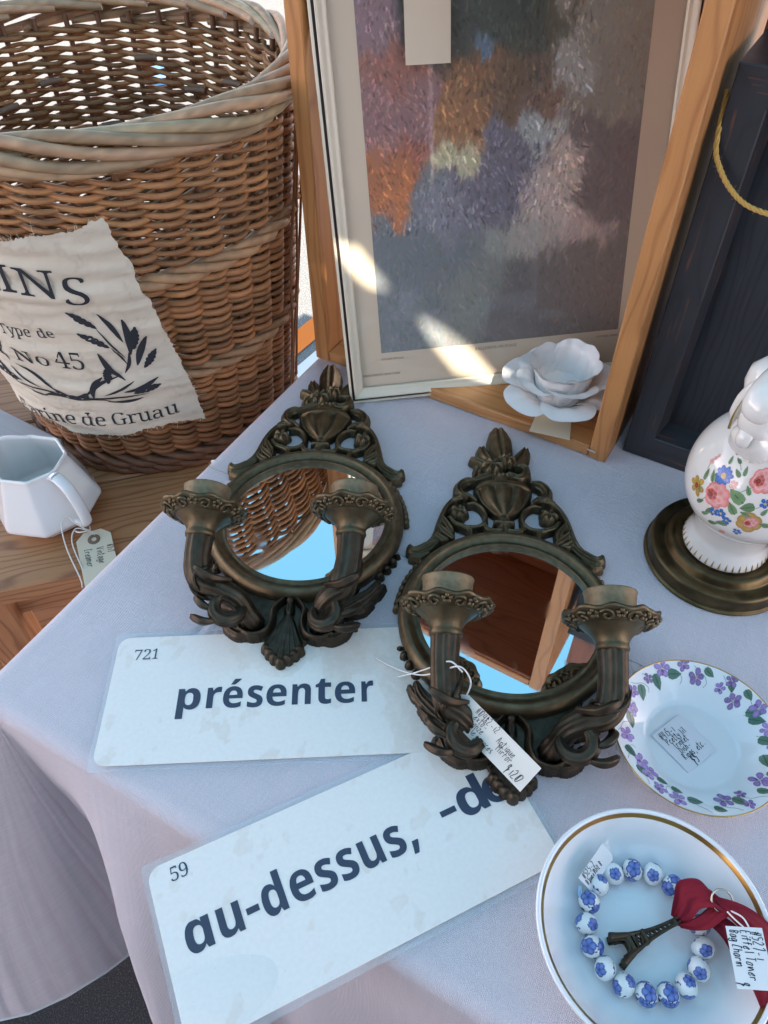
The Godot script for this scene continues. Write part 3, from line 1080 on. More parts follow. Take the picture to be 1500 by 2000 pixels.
# ---------------------------------------------------------------- white creamer, its tag, grey block
func make_creamer() -> void:
	M.glaze = mat(0.78, 0.78, 0.77, 0.09)
	M.glaze.clearcoat_enabled = true
	M.glaze.clearcoat = 0.5
	M.glaze.clearcoat_roughness = 0.05
	var o := thing("creamer", "white octagonal china creamer on the wooden bench", "creamer", Vector3(-0.368, -0.0985, -0.576))
	var oct := func(p: Vector3, a: float) -> Vector3:
		var u := fposmod(a + 0.56, PI / 4) - PI / 8
		var s := cos(PI / 8) / cos(u)
		s = lerpf(s, 1.0, 0.06 + 0.5 * pow(absf(u) / (PI / 8), 10.0) * 0.2)
		var sp := bump(fposmod(a - 2.5 + PI, TAU) - PI, 0.0, 0.42) * smoothstep(0.045, 0.082, p.y)
		return Vector3(p.x * s * (1.0 + 0.34 * sp), p.y + 0.004 * sp, p.z * s * (1.0 + 0.34 * sp))
	var g := Geo.new()
	g.lathe([Vector2(0.001, 0.001), Vector2(0.039, 0.001), Vector2(0.0415, 0.0025), Vector2(0.041, 0.006), Vector2(0.0395, 0.008), Vector2(0.0415, 0.0105), Vector2(0.0545, 0.0155), Vector2(0.0565, 0.0185), Vector2(0.0562, 0.0225), Vector2(0.0515, 0.036), Vector2(0.0455, 0.054), Vector2(0.040, 0.070), Vector2(0.0378, 0.0765), Vector2(0.0382, 0.0795), Vector2(0.0376, 0.0815), Vector2(0.0360, 0.082), Vector2(0.0346, 0.0808), Vector2(0.0345, 0.078), Vector2(0.0375, 0.066), Vector2(0.045, 0.042), Vector2(0.0505, 0.025), Vector2(0.048, 0.0195), Vector2(0.03, 0.018), Vector2(0.001, 0.018)], 96, Color.WHITE, Vector3.ZERO, oct)
	part("body", g, M.glaze, o)
	g = Geo.new()
	var d := Vector3(0.80, 0, 0.60)
	var pts := []
	for q in [[0.034, 0.0755], [0.045, 0.079], [0.058, 0.073], [0.0655, 0.058], [0.069, 0.040], [0.068, 0.027], [0.060, 0.0205], [0.050, 0.022]]:
		pts.append(d * q[0] + Vector3(0, q[1], 0))
	g.tube(smooth(pts, 6), 0.0062, 14, Color.WHITE, false, true, 0.62, d.cross(Vector3.UP).cross(Vector3.UP))
	part("handle", g, M.glaze, o)
	# price tag
	var card := mat(0.66, 0.59, 0.45, 0.85)
	M.manila = card
	var axis := Vector3(0.0226, -0.006, 0.0578).normalized()
	var xf := frame(axis, Vector3(0, 1, 0).cross(axis), Vector3(-0.3135, -0.0885, -0.537))
	var t := thing("price_tag", "cream hang tag with brown eyelet tied to the white creamer", "price tag", xf.origin)
	var loc := Transform3D(xf.basis, Vector3.ZERO)
	g = Geo.new()
	g.slab(PackedVector2Array([Vector2(0, -0.009), Vector2(0.009, -0.018), Vector2(0.085, -0.018), Vector2(0.085, 0.018), Vector2(0.009, 0.018), Vector2(0, 0.009)]), 0.0004, loc)
	part("card", g, card, t)
	g = Geo.new()
	eyelet(g, loc * Transform3D(Basis(), Vector3(0.012, 0, 0.0005)), 0.0026, 0.0066)
	part("eyelet", g, mat(0.19, 0.125, 0.085, 0.8), t)
	g = Geo.new()
	var on := plane_of(loc, 0.0006)
	var pen := Color(0.02, 0.02, 0.025)
	handwrite(g, "#317", 0.0235, -0.0145 + 0.026, 0.0062, 0.0006, on, pen)
	handwrite(g, "Vintage", 0.0235, 0.0005, 0.0075, 0.0006, on, pen)
	handwrite(g, "Creamer", 0.0225, -0.0115, 0.0075, 0.0006, on, pen)
	part("handwriting", g, mat(1, 1, 1, 0.8), t)
	g = Geo.new()
	g.tube(smooth([Vector3(-0.3045, -0.0855, -0.530), Vector3(-0.315, -0.074, -0.528), Vector3(-0.3235, -0.066, -0.5295), Vector3(-0.333, -0.064, -0.537), Vector3(-0.3375, -0.0685, -0.528), Vector3(-0.3305, -0.082, -0.507), Vector3(-0.313, -0.0955, -0.478), Vector3(-0.309, -0.0965, -0.468)], 8), 0.0007, 6)
	g.tube(smooth([Vector3(-0.308, -0.086, -0.5295), Vector3(-0.318, -0.075, -0.5285), Vector3(-0.3255, -0.074, -0.526), Vector3(-0.3255, -0.080, -0.512), Vector3(-0.312, -0.0935, -0.487), Vector3(-0.3045, -0.0965, -0.469)], 8), 0.0007, 6)
	g.tube(smooth([Vector3(-0.3265, -0.0765, -0.5275), Vector3(-0.3185, -0.073, -0.522), Vector3(-0.3105, -0.076, -0.5275), Vector3(-0.3135, -0.0805, -0.5365)], 6), 0.0008, 6)
	for k in g.v.size(): g.v[k] -= xf.origin
	part("string", g, mat(0.7, 0.68, 0.63, 0.9), t)
	# block behind the creamer
	g = Geo.new()
	var dir := Vector3(0.0907, 0, 0.0577).normalized()
	var side := Vector3(-dir.z, 0, dir.x)
	g.box(Vector3(0.30, 0.029, 0.055), Transform3D(Basis(dir, Vector3.UP, dir.cross(Vector3.UP)), Vector3(-0.3735, -0.0842, -0.6635) - dir * 0.15 + side * 0.0275), 0.002)
	single("grey_block", g, wood_mat(wood(51, Color(0.40, 0.40, 0.42), Color(0.27, 0.27, 0.29), 30.0, 0.2), 0.8), "pale grey painted wooden block behind the white creamer", "block")

func eyelet(g: Geo, xf: Transform3D, r0: float, r1: float) -> void:
	var rows := []
	for q in [[r1, 0.0], [r1 - 0.0003, 0.0005], [r0 + 0.0003, 0.0006], [r0, 0.0]]:
		var row := PackedVector3Array()
		for k in 28:
			var a := TAU * k / 28
			row.append(xf * Vector3(cos(a) * q[0], sin(a) * q[0], q[1]))
		rows.append(row)
	g.grid(rows, true)

# ---------------------------------------------------------------- wooden box standing on its side, with the framed print leaning in it
const BOX_AT := Vector3(-0.0674, 0, -0.7141)
const BOX_W := Vector3(0.8499, 0, 0.5269)        # along its front
const BOX_B := Vector3(0.5269, 0, -0.8499)       # towards its back
func bx(s: float, y: float, back: float) -> Vector3:
	return BOX_AT + BOX_W * s + BOX_B * back + Vector3(0, y, 0)

func make_crate() -> void:
	M.honey = wood_mat(wood(31, Color(0.50, 0.24, 0.085), Color(0.29, 0.11, 0.034), 60.0, 0.5), 0.42)
	M.red_wood = wood_mat(wood(34, Color(0.25, 0.085, 0.035), Color(0.12, 0.035, 0.016), 70.0, 0.5), 0.5)
	var o := thing("wooden_box", "open honey pine box standing on its side around the framed print", "box", BOX_AT)
	var turn := Basis(BOX_W, Vector3.UP, BOX_W.cross(Vector3.UP))
	var board := func(called: String, s0: float, s1: float, y0: float, y1: float, b0: float, b1: float, m: Material) -> void:
		var g := Geo.new()
		g.box(Vector3(s1 - s0, y1 - y0, b1 - b0), Transform3D(turn, BOX_W * (s0 + s1) / 2 + BOX_B * (b0 + b1) / 2 + Vector3(0, (y0 + y1) / 2, 0)), 0.0012, Color.WHITE, Vector2(rr(0, 1), rr(0, 1)))
		part(called, g, m, o)
	board.call("side_board", -0.009, 0.0085, 0.0, 0.476, 0.0, 0.205, M.honey)
	board.call("side_board", 0.3185, 0.3365, 0.0, 0.476, 0.0, 0.205, M.honey)
	board.call("bottom_board", 0.0088, 0.3182, 0.0005, 0.0135, 0.001, 0.204, M.honey)
	board.call("top_board", 0.0088, 0.3182, 0.4605, 0.4755, 0.001, 0.204, M.honey)
	board.call("top_panel", 0.0088, 0.3182, 0.4545, 0.46, 0.003, 0.203, M.red_wood)
	board.call("back_slat", 0.289, 0.3182, 0.0137, 0.454, 0.19, 0.203, M.red_wood)
	board.call("back_slat", 0.0088, 0.038, 0.0137, 0.454, 0.19, 0.203, M.red_wood)
	board.call("back_panel", 0.038, 0.289, 0.365, 0.454, 0.19, 0.2028, M.red_wood)
	var g := Geo.new()
	g.tube(PackedVector3Array([BOX_W * 0.3165 - BOX_B * 0.0006 + Vector3(0, 0.0105, 0), BOX_W * 0.325 - BOX_B * 0.0008 + Vector3(0, 0.0098, 0)]), 0.0008, 8)
	part("nail", g, mat(0.55, 0.53, 0.5, 0.3, 1.0), o)

func print_picture() -> ImageTexture:
	# soft patches of colour in the tones of the print: warm left, dark green top, grey floor, pale bloom at the right
	var w := 420
	var h := 520
	var spots := [
		[0.04, 0.05, 0.13, 0.20, 0.13, 0.14], [0.05, 0.30, 0.12, 0.21, 0.115, 0.11], [0.09, 0.20, 0.08, 0.24, 0.10, 0.07], [0.04, 0.44, 0.09, 0.32, 0.12, 0.045], [0.10, 0.54, 0.06, 0.42, 0.15, 0.05], [0.13, 0.40, 0.05, 0.28, 0.10, 0.06],
		[0.30, 0.06, 0.12, 0.06, 0.065, 0.05], [0.48, 0.04, 0.13, 0.045, 0.06, 0.045], [0.62, 0.12, 0.10, 0.06, 0.07, 0.05], [0.40, 0.20, 0.08, 0.19, 0.10, 0.045], [0.50, 0.26, 0.08, 0.14, 0.09, 0.05], [0.35, 0.33, 0.07, 0.24, 0.12, 0.05], [0.60, 0.30, 0.07, 0.17, 0.11, 0.08],
		[0.44, 0.13, 0.03, 0.11, 0.17, 0.24], [0.33, 0.40, 0.06, 0.42, 0.39, 0.25], [0.62, 0.36, 0.06, 0.36, 0.38, 0.37], [0.74, 0.22, 0.06, 0.30, 0.31, 0.29], [0.85, 0.10, 0.14, 0.24, 0.24, 0.20], [0.95, 0.25, 0.14, 0.21, 0.20, 0.17],
		[0.20, 0.72, 0.18, 0.13, 0.15, 0.16], [0.28, 0.62, 0.10, 0.19, 0.19, 0.22], [0.45, 0.52, 0.12, 0.15, 0.14, 0.17], [0.38, 0.82, 0.16, 0.20, 0.21, 0.19], [0.10, 0.90, 0.15, 0.16, 0.18, 0.19], [0.60, 0.92, 0.20, 0.13, 0.12, 0.115], [0.88, 0.88, 0.20, 0.15, 0.135, 0.125], [0.90, 0.50, 0.13, 0.14, 0.12, 0.12],
		[0.72, 0.60, 0.10, 0.48, 0.40, 0.36], [0.84, 0.66, 0.08, 0.40, 0.32, 0.29], [0.62, 0.66, 0.09, 0.36, 0.33, 0.30], [0.74, 0.48, 0.06, 0.46, 0.38, 0.33], [0.50, 0.68, 0.07, 0.27, 0.28, 0.25],
	]
	var wob := noise(1.0, 61, 4)
	var hair := noise(1.0, 63, 3)
	var im := pix(w, h, func(x: int, y: int) -> Color:
		var u := float(x) / w
		var v := float(y) / h
		var uu := u + 0.085 * wob.get_noise_2d(u * 6, v * 4) + 0.012 * hair.get_noise_2d(u * 40, v * 22)
		var vv := v + 0.085 * wob.get_noise_2d(u * 6 + 30, v * 4) + 0.02 * hair.get_noise_2d(u * 50 + 9, v * 16)
		var r := 0.0
		var gg := 0.0
		var b := 0.0
		var tot := 1e-5
		for s in spots:
			var dx: float = (uu - s[0]) / s[2]
			var dy: float = (vv - s[1]) * 1.25 / s[2]
			var d2 := dx * dx + dy * dy
			if d2 > 12.0: continue
			var k := exp(-2.6 * d2)
			r += k * s[3]; gg += k * s[4]; b += k * s[5]; tot += k
		r /= tot; gg /= tot; b /= tot
		var grain := 1.0 + 0.10 * hair.get_noise_2d(u * 260, v * 300)
		return Color(r * grain * 1.2, gg * grain * 1.2, b * grain * 1.2).linear_to_srgb())
	# brush strokes laid over the patches
	for k in 9000:
		var x0 := rr(0, w - 1)
		var y0 := rr(0, h - 1)
		var calm := y0 / h > 0.62 or x0 / w > 0.8
		var c := im.get_pixel(int(x0), int(y0))
		var k1 := rr(0.88, 1.13) if calm else rr(0.66, 1.42)
		c = Color(c.r * k1 * rr(0.92, 1.1), c.g * k1, c.b * k1 * rr(0.9, 1.08))
		var ang := 1.3 + 1.5 * wob.get_noise_2d(x0 * 0.012, y0 * 0.012) + rr(-0.35, 0.35)
		var long := int(rr(3, 11))
		var wide := rr(0.5, 1.9)
		for q in long * 2:
			var px := x0 + cos(ang) * q * 0.5
			var py := y0 + sin(ang) * q * 0.5
			ang += 0.012
			for e in range(-2, 3):
				if absf(e) > wide: continue
				var xx := int(px - sin(ang) * e)
				var yy := int(py + cos(ang) * e)
				if xx >= 0 and yy >= 0 and xx < w and yy < h and rnd() < 0.8:
					im.set_pixel(xx, yy, im.get_pixel(xx, yy).lerp(c, 0.5))
	return ImageTexture.create_from_image(im)

func make_print() -> void:
	var up := Vector3(-0.0583, 0.9765, -0.2077).normalized()
	var xf := frame(Vector3(0.9954, 0.0408, -0.0868), up, Vector3(-0.0338, 0.0008, -0.6339))
	var o := thing("framed_print", "cream framed art print leaning inside the open wooden box", "framed print", xf.origin)
	var loc := Transform3D(xf.basis, Vector3.ZERO)
	var W := 0.3295
	var H := 0.392
	var cream := mat(0.66, 0.61, 0.48, 0.35)
	cream.clearcoat_enabled = true
	cream.clearcoat = 0.25
	var dark := mat(0.035, 0.018, 0.022, 0.5)
	var corners := [Vector2(0, 0), Vector2(W, 0), Vector2(W, H), Vector2(0, H)]
	var inward := [Vector2(1, 1), Vector2(-1, 1), Vector2(-1, -1), Vector2(1, -1)]
	for s in 4:
		for layer in 2:
			var g := Geo.new()
			var strips := [[[0.0, -0.014], [0.0, 0.0]], [[0.0, 0.0], [0.0006, 0.0008], [0.0026, 0.0008]], [[0.0026, 0.0008], [0.0026, -0.001]], [[0.0052, -0.001], [0.0052, 0.0016], [0.0058, 0.0022]], [[0.0058, 0.0022], [0.0068, 0.0024], [0.0085, 0.0014], [0.0105, -0.0004], [0.0125, -0.0014], [0.0138, -0.0013], [0.0146, -0.002], [0.0152, -0.0042]]] if layer == 0 else [[[0.0024, -0.0011], [0.0054, -0.0011]]]
			for st in strips:
				var rows := []
				for q in st:
					var row := PackedVector3Array()
					for e in 2:
						var c: Vector2 = corners[(s + e) % 4] + inward[(s + e) % 4] * q[0]
						if e == 0: c += (corners[(s + 1) % 4] - corners[s]).normalized() * 0.0001
						row.append(loc * Vector3(c.x, c.y, q[1]))
					rows.append(row)
				g.grid(rows)
			if layer == 0:
				part("frame_rail", g, cream, o)
			else:
				part("dark_line", g, dark, o.get_child(o.get_child_count() - 1))
	var g := Geo.new()
	g.box(Vector3(W - 0.003, H - 0.003, 0.006), loc * Transform3D(Basis(), Vector3(W / 2, H / 2, -0.0105)), 0.0005)
	part("backing", g, mat(0.3, 0.2, 0.12, 0.9), o)
	g = Geo.new()
	g.face([loc * Vector3(0.014, 0.014, -0.0066), loc * Vector3(W - 0.014, 0.014, -0.0066), loc * Vector3(W - 0.014, H - 0.014, -0.0066), loc * Vector3(0.014, H - 0.014, -0.0066)], loc.basis.z, [Vector2(0, 0), Vector2(1, 0), Vector2(1, 1), Vector2(0, 1)], Color.WHITE)
	var paper := mat(0.60, 0.51, 0.385, 0.85)
	part("paper", g, paper, o)
	g = Geo.new()
	g.face([loc * Vector3(0.0375, 0.0512, -0.0064), loc * Vector3(0.2876, 0.0512, -0.0064), loc * Vector3(0.2876, 0.368, -0.0064), loc * Vector3(0.0375, 0.368, -0.0064)], loc.basis.z, [Vector2(0, 1), Vector2(1, 1), Vector2(1, 0), Vector2(0, 0)], Color.WHITE)
	var pm := mat(1, 1, 1, 0.7)
	pm.albedo_texture = print_picture()
	pm.uv1_scale = Vector3.ONE
	part("picture", g, pm, o)
	g = Geo.new()
	var on := plane_of(loc, -0.0062)
	var ink := Color(0.06, 0.05, 0.05)
	text_fit(g, "EDGAR DEGAS", "Droid Serif", 400, 0.0370, 0.0600, 0.0432, 0.0030, on, ink)
	text_fit(g, "PENN PRINTS, NEW YORK", "Droid Serif", 400, 0.0166, 0.0560, 0.0262, 0.0032, on, ink)
	text_fit(g, "BALLERINA ON STAGE", "Droid Serif", 400, 0.1360, 0.1800, 0.0440, 0.0042, on, ink)
	text_fit(g, "LOUVRE, PARIS", "Droid Serif", 400, 0.2650, 0.2880, 0.0440, 0.0030, on, ink)
	part("caption", g, mat(1, 1, 1, 0.8), o)
	g = Geo.new()
	g.face([loc * Vector3(0.0145, 0.0145, -0.0040), loc * Vector3(W - 0.0145, 0.0145, -0.0040), loc * Vector3(W - 0.0145, H - 0.0145, -0.0040), loc * Vector3(0.0145, H - 0.0145, -0.0040)], loc.basis.z, [Vector2(0, 0), Vector2(1, 0), Vector2(1, 1), Vector2(0, 1)], Color.WHITE)
	var glass := StandardMaterial3D.new()
	glass.transparency = BaseMaterial3D.TRANSPARENCY_ALPHA
	glass.albedo_color = Color(1, 1, 1, 0.03)
	glass.roughness = 0.04
	glass.cull_mode = BaseMaterial3D.CULL_DISABLED
	part("glass", g, glass, o)
	# tag hung over the top of the frame
	g = Geo.new()
	g.slab(PackedVector2Array([Vector2(0.0762, 0.309), Vector2(0.1142, 0.3078), Vector2(0.1158, 0.386), Vector2(0.0778, 0.3872)]), 0.0005, loc * Transform3D(Basis(), Vector3(0, 0, 0.0026)))
	for k in g.v.size(): g.v[k] += xf.origin
	single("price_tag", g, mat(0.62, 0.535, 0.41, 0.8), "blank cream price tag hanging in front of the framed print's glass", "price tag")

# ---------------------------------------------------------------- porcelain rose on its card
func make_rose() -> void:
	var at := bx(0.267, 0.0137, 0.041)
	var g := Geo.new()
	var on := Transform3D(Basis(Vector3(1, 0, 0), Vector3(0, 0, -1), Vector3(0, 1, 0)), Vector3(0, 0, 0))
	g.slab(PackedVector2Array([Vector2(0.1585, 0.598), Vector2(0.1935, 0.592), Vector2(0.1852, 0.5565), Vector2(0.1470, 0.5705)]), 0.0006, on)
	for k in g.v.size():
		g.v[k].y += 0.0138
	single("price_card", g, mat(0.68, 0.60, 0.44, 0.85), "plain cream card under the porcelain rose", "price tag")
	var o := thing("rose_candle_holder", "white porcelain rose candle holder standing in the wooden box", "candle holder", at + Vector3(0, 0.001, 0))
	var china := mat(0.88, 0.86, 0.84, 0.2)
	china.clearcoat_enabled = true
	china.clearcoat = 0.3
	# petal: a curved shell round the axis, its rim rolling outwards
	var petal := func(az: float, span: float, r0: float, y0: float, r1: float, y1: float, curl: float, thick: float, sd: int) -> void:
		var gp := Geo.new()
		var nz := noise(1.0, sd, 2)
		for side in 2:
			var rows := []
			for r in 15:
				var v := float(r) / 14.0
				var row := PackedVector3Array()
				for k in 25:
					var u := float(k) / 24.0 * 2.0 - 1.0
					var shape := pow(1.0 - pow(absf(u), 2.6), 0.55)                 # how high the rim reaches here
					var vv := v * (0.62 + 0.38 * shape)
					var a := az + u * span * (0.55 + 0.45 * sqrt(v + 0.02))
					var tip := smoothstep(0.62, 1.0, vv)
					var rad := lerpf(r0, r1, pow(vv, 1.15)) + curl * tip * tip + 0.0012 * nz.get_noise_2d(u * 1.6, v * 1.5) + 0.0022 * (1 - u * u) * v
					var y := lerpf(y0, y1, pow(vv, 0.85)) - curl * 0.55 * tip * tip * tip + 0.0022 * nz.get_noise_2d(u * 1.4 + 7, 3.0) * v - 0.0015 * bump(u, 0.0, 0.16) * tip
					var off := (thick * 0.5) * (1.0 - 0.55 * tip) * (1.0 if side == 0 else -1.0)
					if r == 14 or k == 0 or k == 24: off *= 0.35
					row.append(Vector3(cos(a) * (rad + off), y, sin(a) * (rad + off)))
				rows.append(row)
			gp.grid(rows)
		part("petal", gp, china, o)
	for k in 6:
		var az := TAU * k / 6.0 + 0.55
		petal.call(az, 0.70, 0.018, 0.007, 0.0500 - 0.0095 * maxf(0.0, cos(az)), 0.0345 + 0.004 * sin(k * 2.1), 0.0095, 0.003, 100 + k)
	for k in 5:
		petal.call(TAU * k / 5.0 + 0.2, 0.80, 0.021, 0.014, 0.0405, 0.0485 + 0.003 * sin(k * 1.7), 0.0055, 0.0028, 120 + k)
	for k in 4:
		petal.call(TAU * k / 4.0 + 0.75, 0.98, 0.0235, 0.024, 0.0305, 0.059 + 0.003 * sin(k * 2.3 + 1.0), 0.0032, 0.0026, 140 + k)
	g = Geo.new()
	g.lathe([Vector2(0.001, 0.0), Vector2(0.019, 0.0), Vector2(0.021, 0.003), Vector2(0.023, 0.012), Vector2(0.0265, 0.026), Vector2(0.0275, 0.037), Vector2(0.0255, 0.039), Vector2(0.0243, 0.036), Vector2(0.0235, 0.0275), Vector2(0.022, 0.0265), Vector2(0.001, 0.0265)], 48)
	part("cup", g, china, o)

# ---------------------------------------------------------------- black tray with a twine handle
func make_tray() -> void:
	M.black_wood = wood_mat(wood(41, Color(0.026, 0.029, 0.036), Color(0.010, 0.012, 0.016), 40.0, 0.35, Color(0.17, 0.06, 0.025), 0.10), 0.5)
	var panel := wood_mat(wood(44, Color(0.024, 0.028, 0.036), Color(0.008, 0.010, 0.014), 120.0, 0.5, Color(0.07, 0.06, 0.06), 0.03), 0.45)
	var at := Vector3(0.2399, 0, -0.5549)
	var o := thing("black_tray", "black painted wooden tray standing on its side by the wooden box", "tray", at)
	var turn := Basis(BOX_W, Vector3.UP, BOX_W.cross(Vector3.UP))
	var wide := 0.34
	var high := 0.3505
	var sw := 0.0265
	var deep := 0.078
	# four mitred front boards, each sloping inwards
	var cs := [Vector2(0, 0), Vector2(wide, 0), Vector2(wide, high), Vector2(0, high)]
	var ins := [Vector2(1, 1), Vector2(-1, 1), Vector2(-1, -1), Vector2(1, -1)]
	for s in 4:
		var g := Geo.new()
		var prof := [[0.0, -deep], [0.0, -0.001], [0.001, 0.0], [sw - 0.001, -0.0015], [sw, -0.0025], [sw + 0.004, -0.028]]
		for q in prof.size() - 1:
			var ps := []
			for e in 2:
				for pq in ([q, q + 1] if e == 0 else [q + 1, q]):
					var c: Vector2 = cs[(s + e) % 4] + ins[(s + e) % 4] * prof[pq][0]
					ps.append(BOX_W * c.x + Vector3(0, c.y, 0) - BOX_B * prof[pq][1])
			var along := Vector2(0, (cs[(s + 1) % 4] - cs[s]).length())
			var outn: Vector3 = (ps[1] - ps[0]).cross(ps[3] - ps[0])
			var mid_in := BOX_W * wide / 2 + Vector3(0, high / 2, 0) + BOX_B * 0.02
			var want: Vector3 = ps[0] - mid_in if q < 4 else mid_in - ps[0]
			if outn.dot(want) < 0: outn = -outn
			var v0: float = prof[q][0] + absf(prof[q][1])
			var v1: float = prof[q + 1][0] + absf(prof[q + 1][1])
			g.face(ps, outn, [Vector2(0, v0) + Vector2(s * 0.37, 0), Vector2(0, v1) + Vector2(s * 0.37, 0), Vector2(along.y + s * 0.37, v1), Vector2(along.y + s * 0.37, v0)], Color.WHITE)
		part("rim_board", g, M.black_wood, o)
	for k in 3:
		var g := Geo.new()
		var w := (wide - 2 * sw - 0.008) / 3.0
		g.box(Vector3(w - 0.0002 if k == 1 else w + 0.006, high - 2 * sw + 0.004, 0.008), Transform3D(turn, BOX_W * (sw + 0.004 + w * (k + 0.5) + 0.003 * (k - 1)) + Vector3(0, high / 2, 0) + BOX_B * 0.0318), 0.0008, Color.WHITE, Vector2(rr(0, 1), rr(0, 1)))
		part("panel_board", g, panel, o)
	var g := Geo.new()
	g.lathe([Vector2(0.0035, 0), Vector2(0.0033, 0.0008), Vector2(0.002, 0.0014), Vector2(0.0001, 0.0016)], 20, Color.WHITE, BOX_W * 0.072 + Vector3(0, sw + 0.0022, 0) + BOX_B * 0.015)
	part("screw", g, mat(0.06, 0.06, 0.065, 0.35, 0.8), o)
	# twisted twine
	var curve := smooth([Vector3(0.2425, 0.3300, -0.566), Vector3(0.2395, 0.2990, -0.5505), Vector3(0.2445, 0.2850, -0.5440), Vector3(0.2540, 0.2728, -0.5385), Vector3(0.2660, 0.2640, -0.532), Vector3(0.2810, 0.2608, -0.523), Vector3(0.298, 0.2615, -0.513), Vector3(0.330, 0.272, -0.494)], 14)
	g = Geo.new()
	for strand in 3:
		var pts := PackedVector3Array()
		for k in curve.size():
			var tg := (curve[mini(k + 1, curve.size() - 1)] - curve[maxi(k - 1, 0)]).normalized()
			var nn := tg.cross(Vector3.UP).normalized()
			var bb := tg.cross(nn)
			var a := k * 0.62 + TAU * strand / 3.0
			pts.append(curve[k] + (nn * cos(a) + bb * sin(a)) * 0.00095)
		g.tube(pts, 0.00105, 7, Color(0.52, 0.33, 0.09))
	for k in 120:
		var p := curve[int(rr(0, curve.size() - 1))]
		var d := Vector3(rr(-1, 1), rr(-1, 1), rr(-1, 1)) * 0.0032
		g.tube(PackedVector3Array([p, p + d * 0.6, p + d + Vector3(rr(-1, 1), rr(-1, 1), 0) * 0.0008]), 0.00008, 3, Color(0.55, 0.38, 0.14))
	for k in g.v.size(): g.v[k] -= at
	part("twine_handle", g, mat(1, 1, 1, 0.95), o)

func make_tall_board() -> void:
	var g := Geo.new()
	g.box(Vector3(0.46, 0.66, 0.016), Transform3D(Basis(BOX_W, Vector3.UP, BOX_W.cross(Vector3.UP)), bx(0.573, 0.3305, 0.118)), 0.001)
	single("tall_board", g, M.red_wood, "tall red brown wooden board standing behind the black tray", "board")

# ---------------------------------------------------------------- painted porcelain lamp
func petals(g: Geo, at: Vector2, r: float, n: int, wide: float, onto: Callable, col: Color, inner: Color, turn := 0.0, squash := 1.0) -> void:
	for k in n:
		var a := TAU * k / n + turn + rr(-0.12, 0.12)
		var d := Vector2(cos(a), sin(a))
		var s := Vector2(-d.y, d.x)
		var rr_ := r * rr(0.86, 1.1)
		var poly := PackedVector2Array()
		for q in [[0.08, 0.0], [0.38, -0.72], [0.70, -1.0], [0.94, -0.55], [1.0, 0.0], [0.94, 0.55], [0.70, 1.0], [0.38, 0.72]]:
			var p: Vector2 = d * (q[0] * rr_) + s * (q[1] * wide)
			poly.append(at + Vector2(p.x, p.y * squash))
		var k2 := rr(0.85, 1.12)
		g.blob(poly, onto, Color(col.r * k2, col.g * k2, col.b * k2), inner)

func leaf_print(g: Geo, at: Vector2, a: float, long: float, wide: float, onto: Callable, col: Color, vein: Color) -> void:
	var d := Vector2(cos(a), sin(a))
	var s := Vector2(-d.y, d.x)
	var poly := PackedVector2Array()
	for q in [[-0.5, 0.0], [-0.42, -0.75], [-0.15, -1.0], [0.15, -0.8], [0.36, -0.4], [0.55, 0.0], [0.36, 0.4], [0.15, 0.8], [-0.15, 1.0], [-0.42, 0.75]]:
		poly.append(at + d * (q[0] * long) + s * (q[1] * wide * 0.5))
	g.blob(poly, onto, col, col.lerp(vein, 0.4))
	ribbon(g, PackedVector2Array([at - d * long * 0.5, at, at + d * long * 0.5]), [long * 0.05, long * 0.06, long * 0.02], func(p: Vector2) -> Array:
		var w: Array = onto.call(p)
		return [w[0] + w[1] * 0.00006, w[1]], vein)

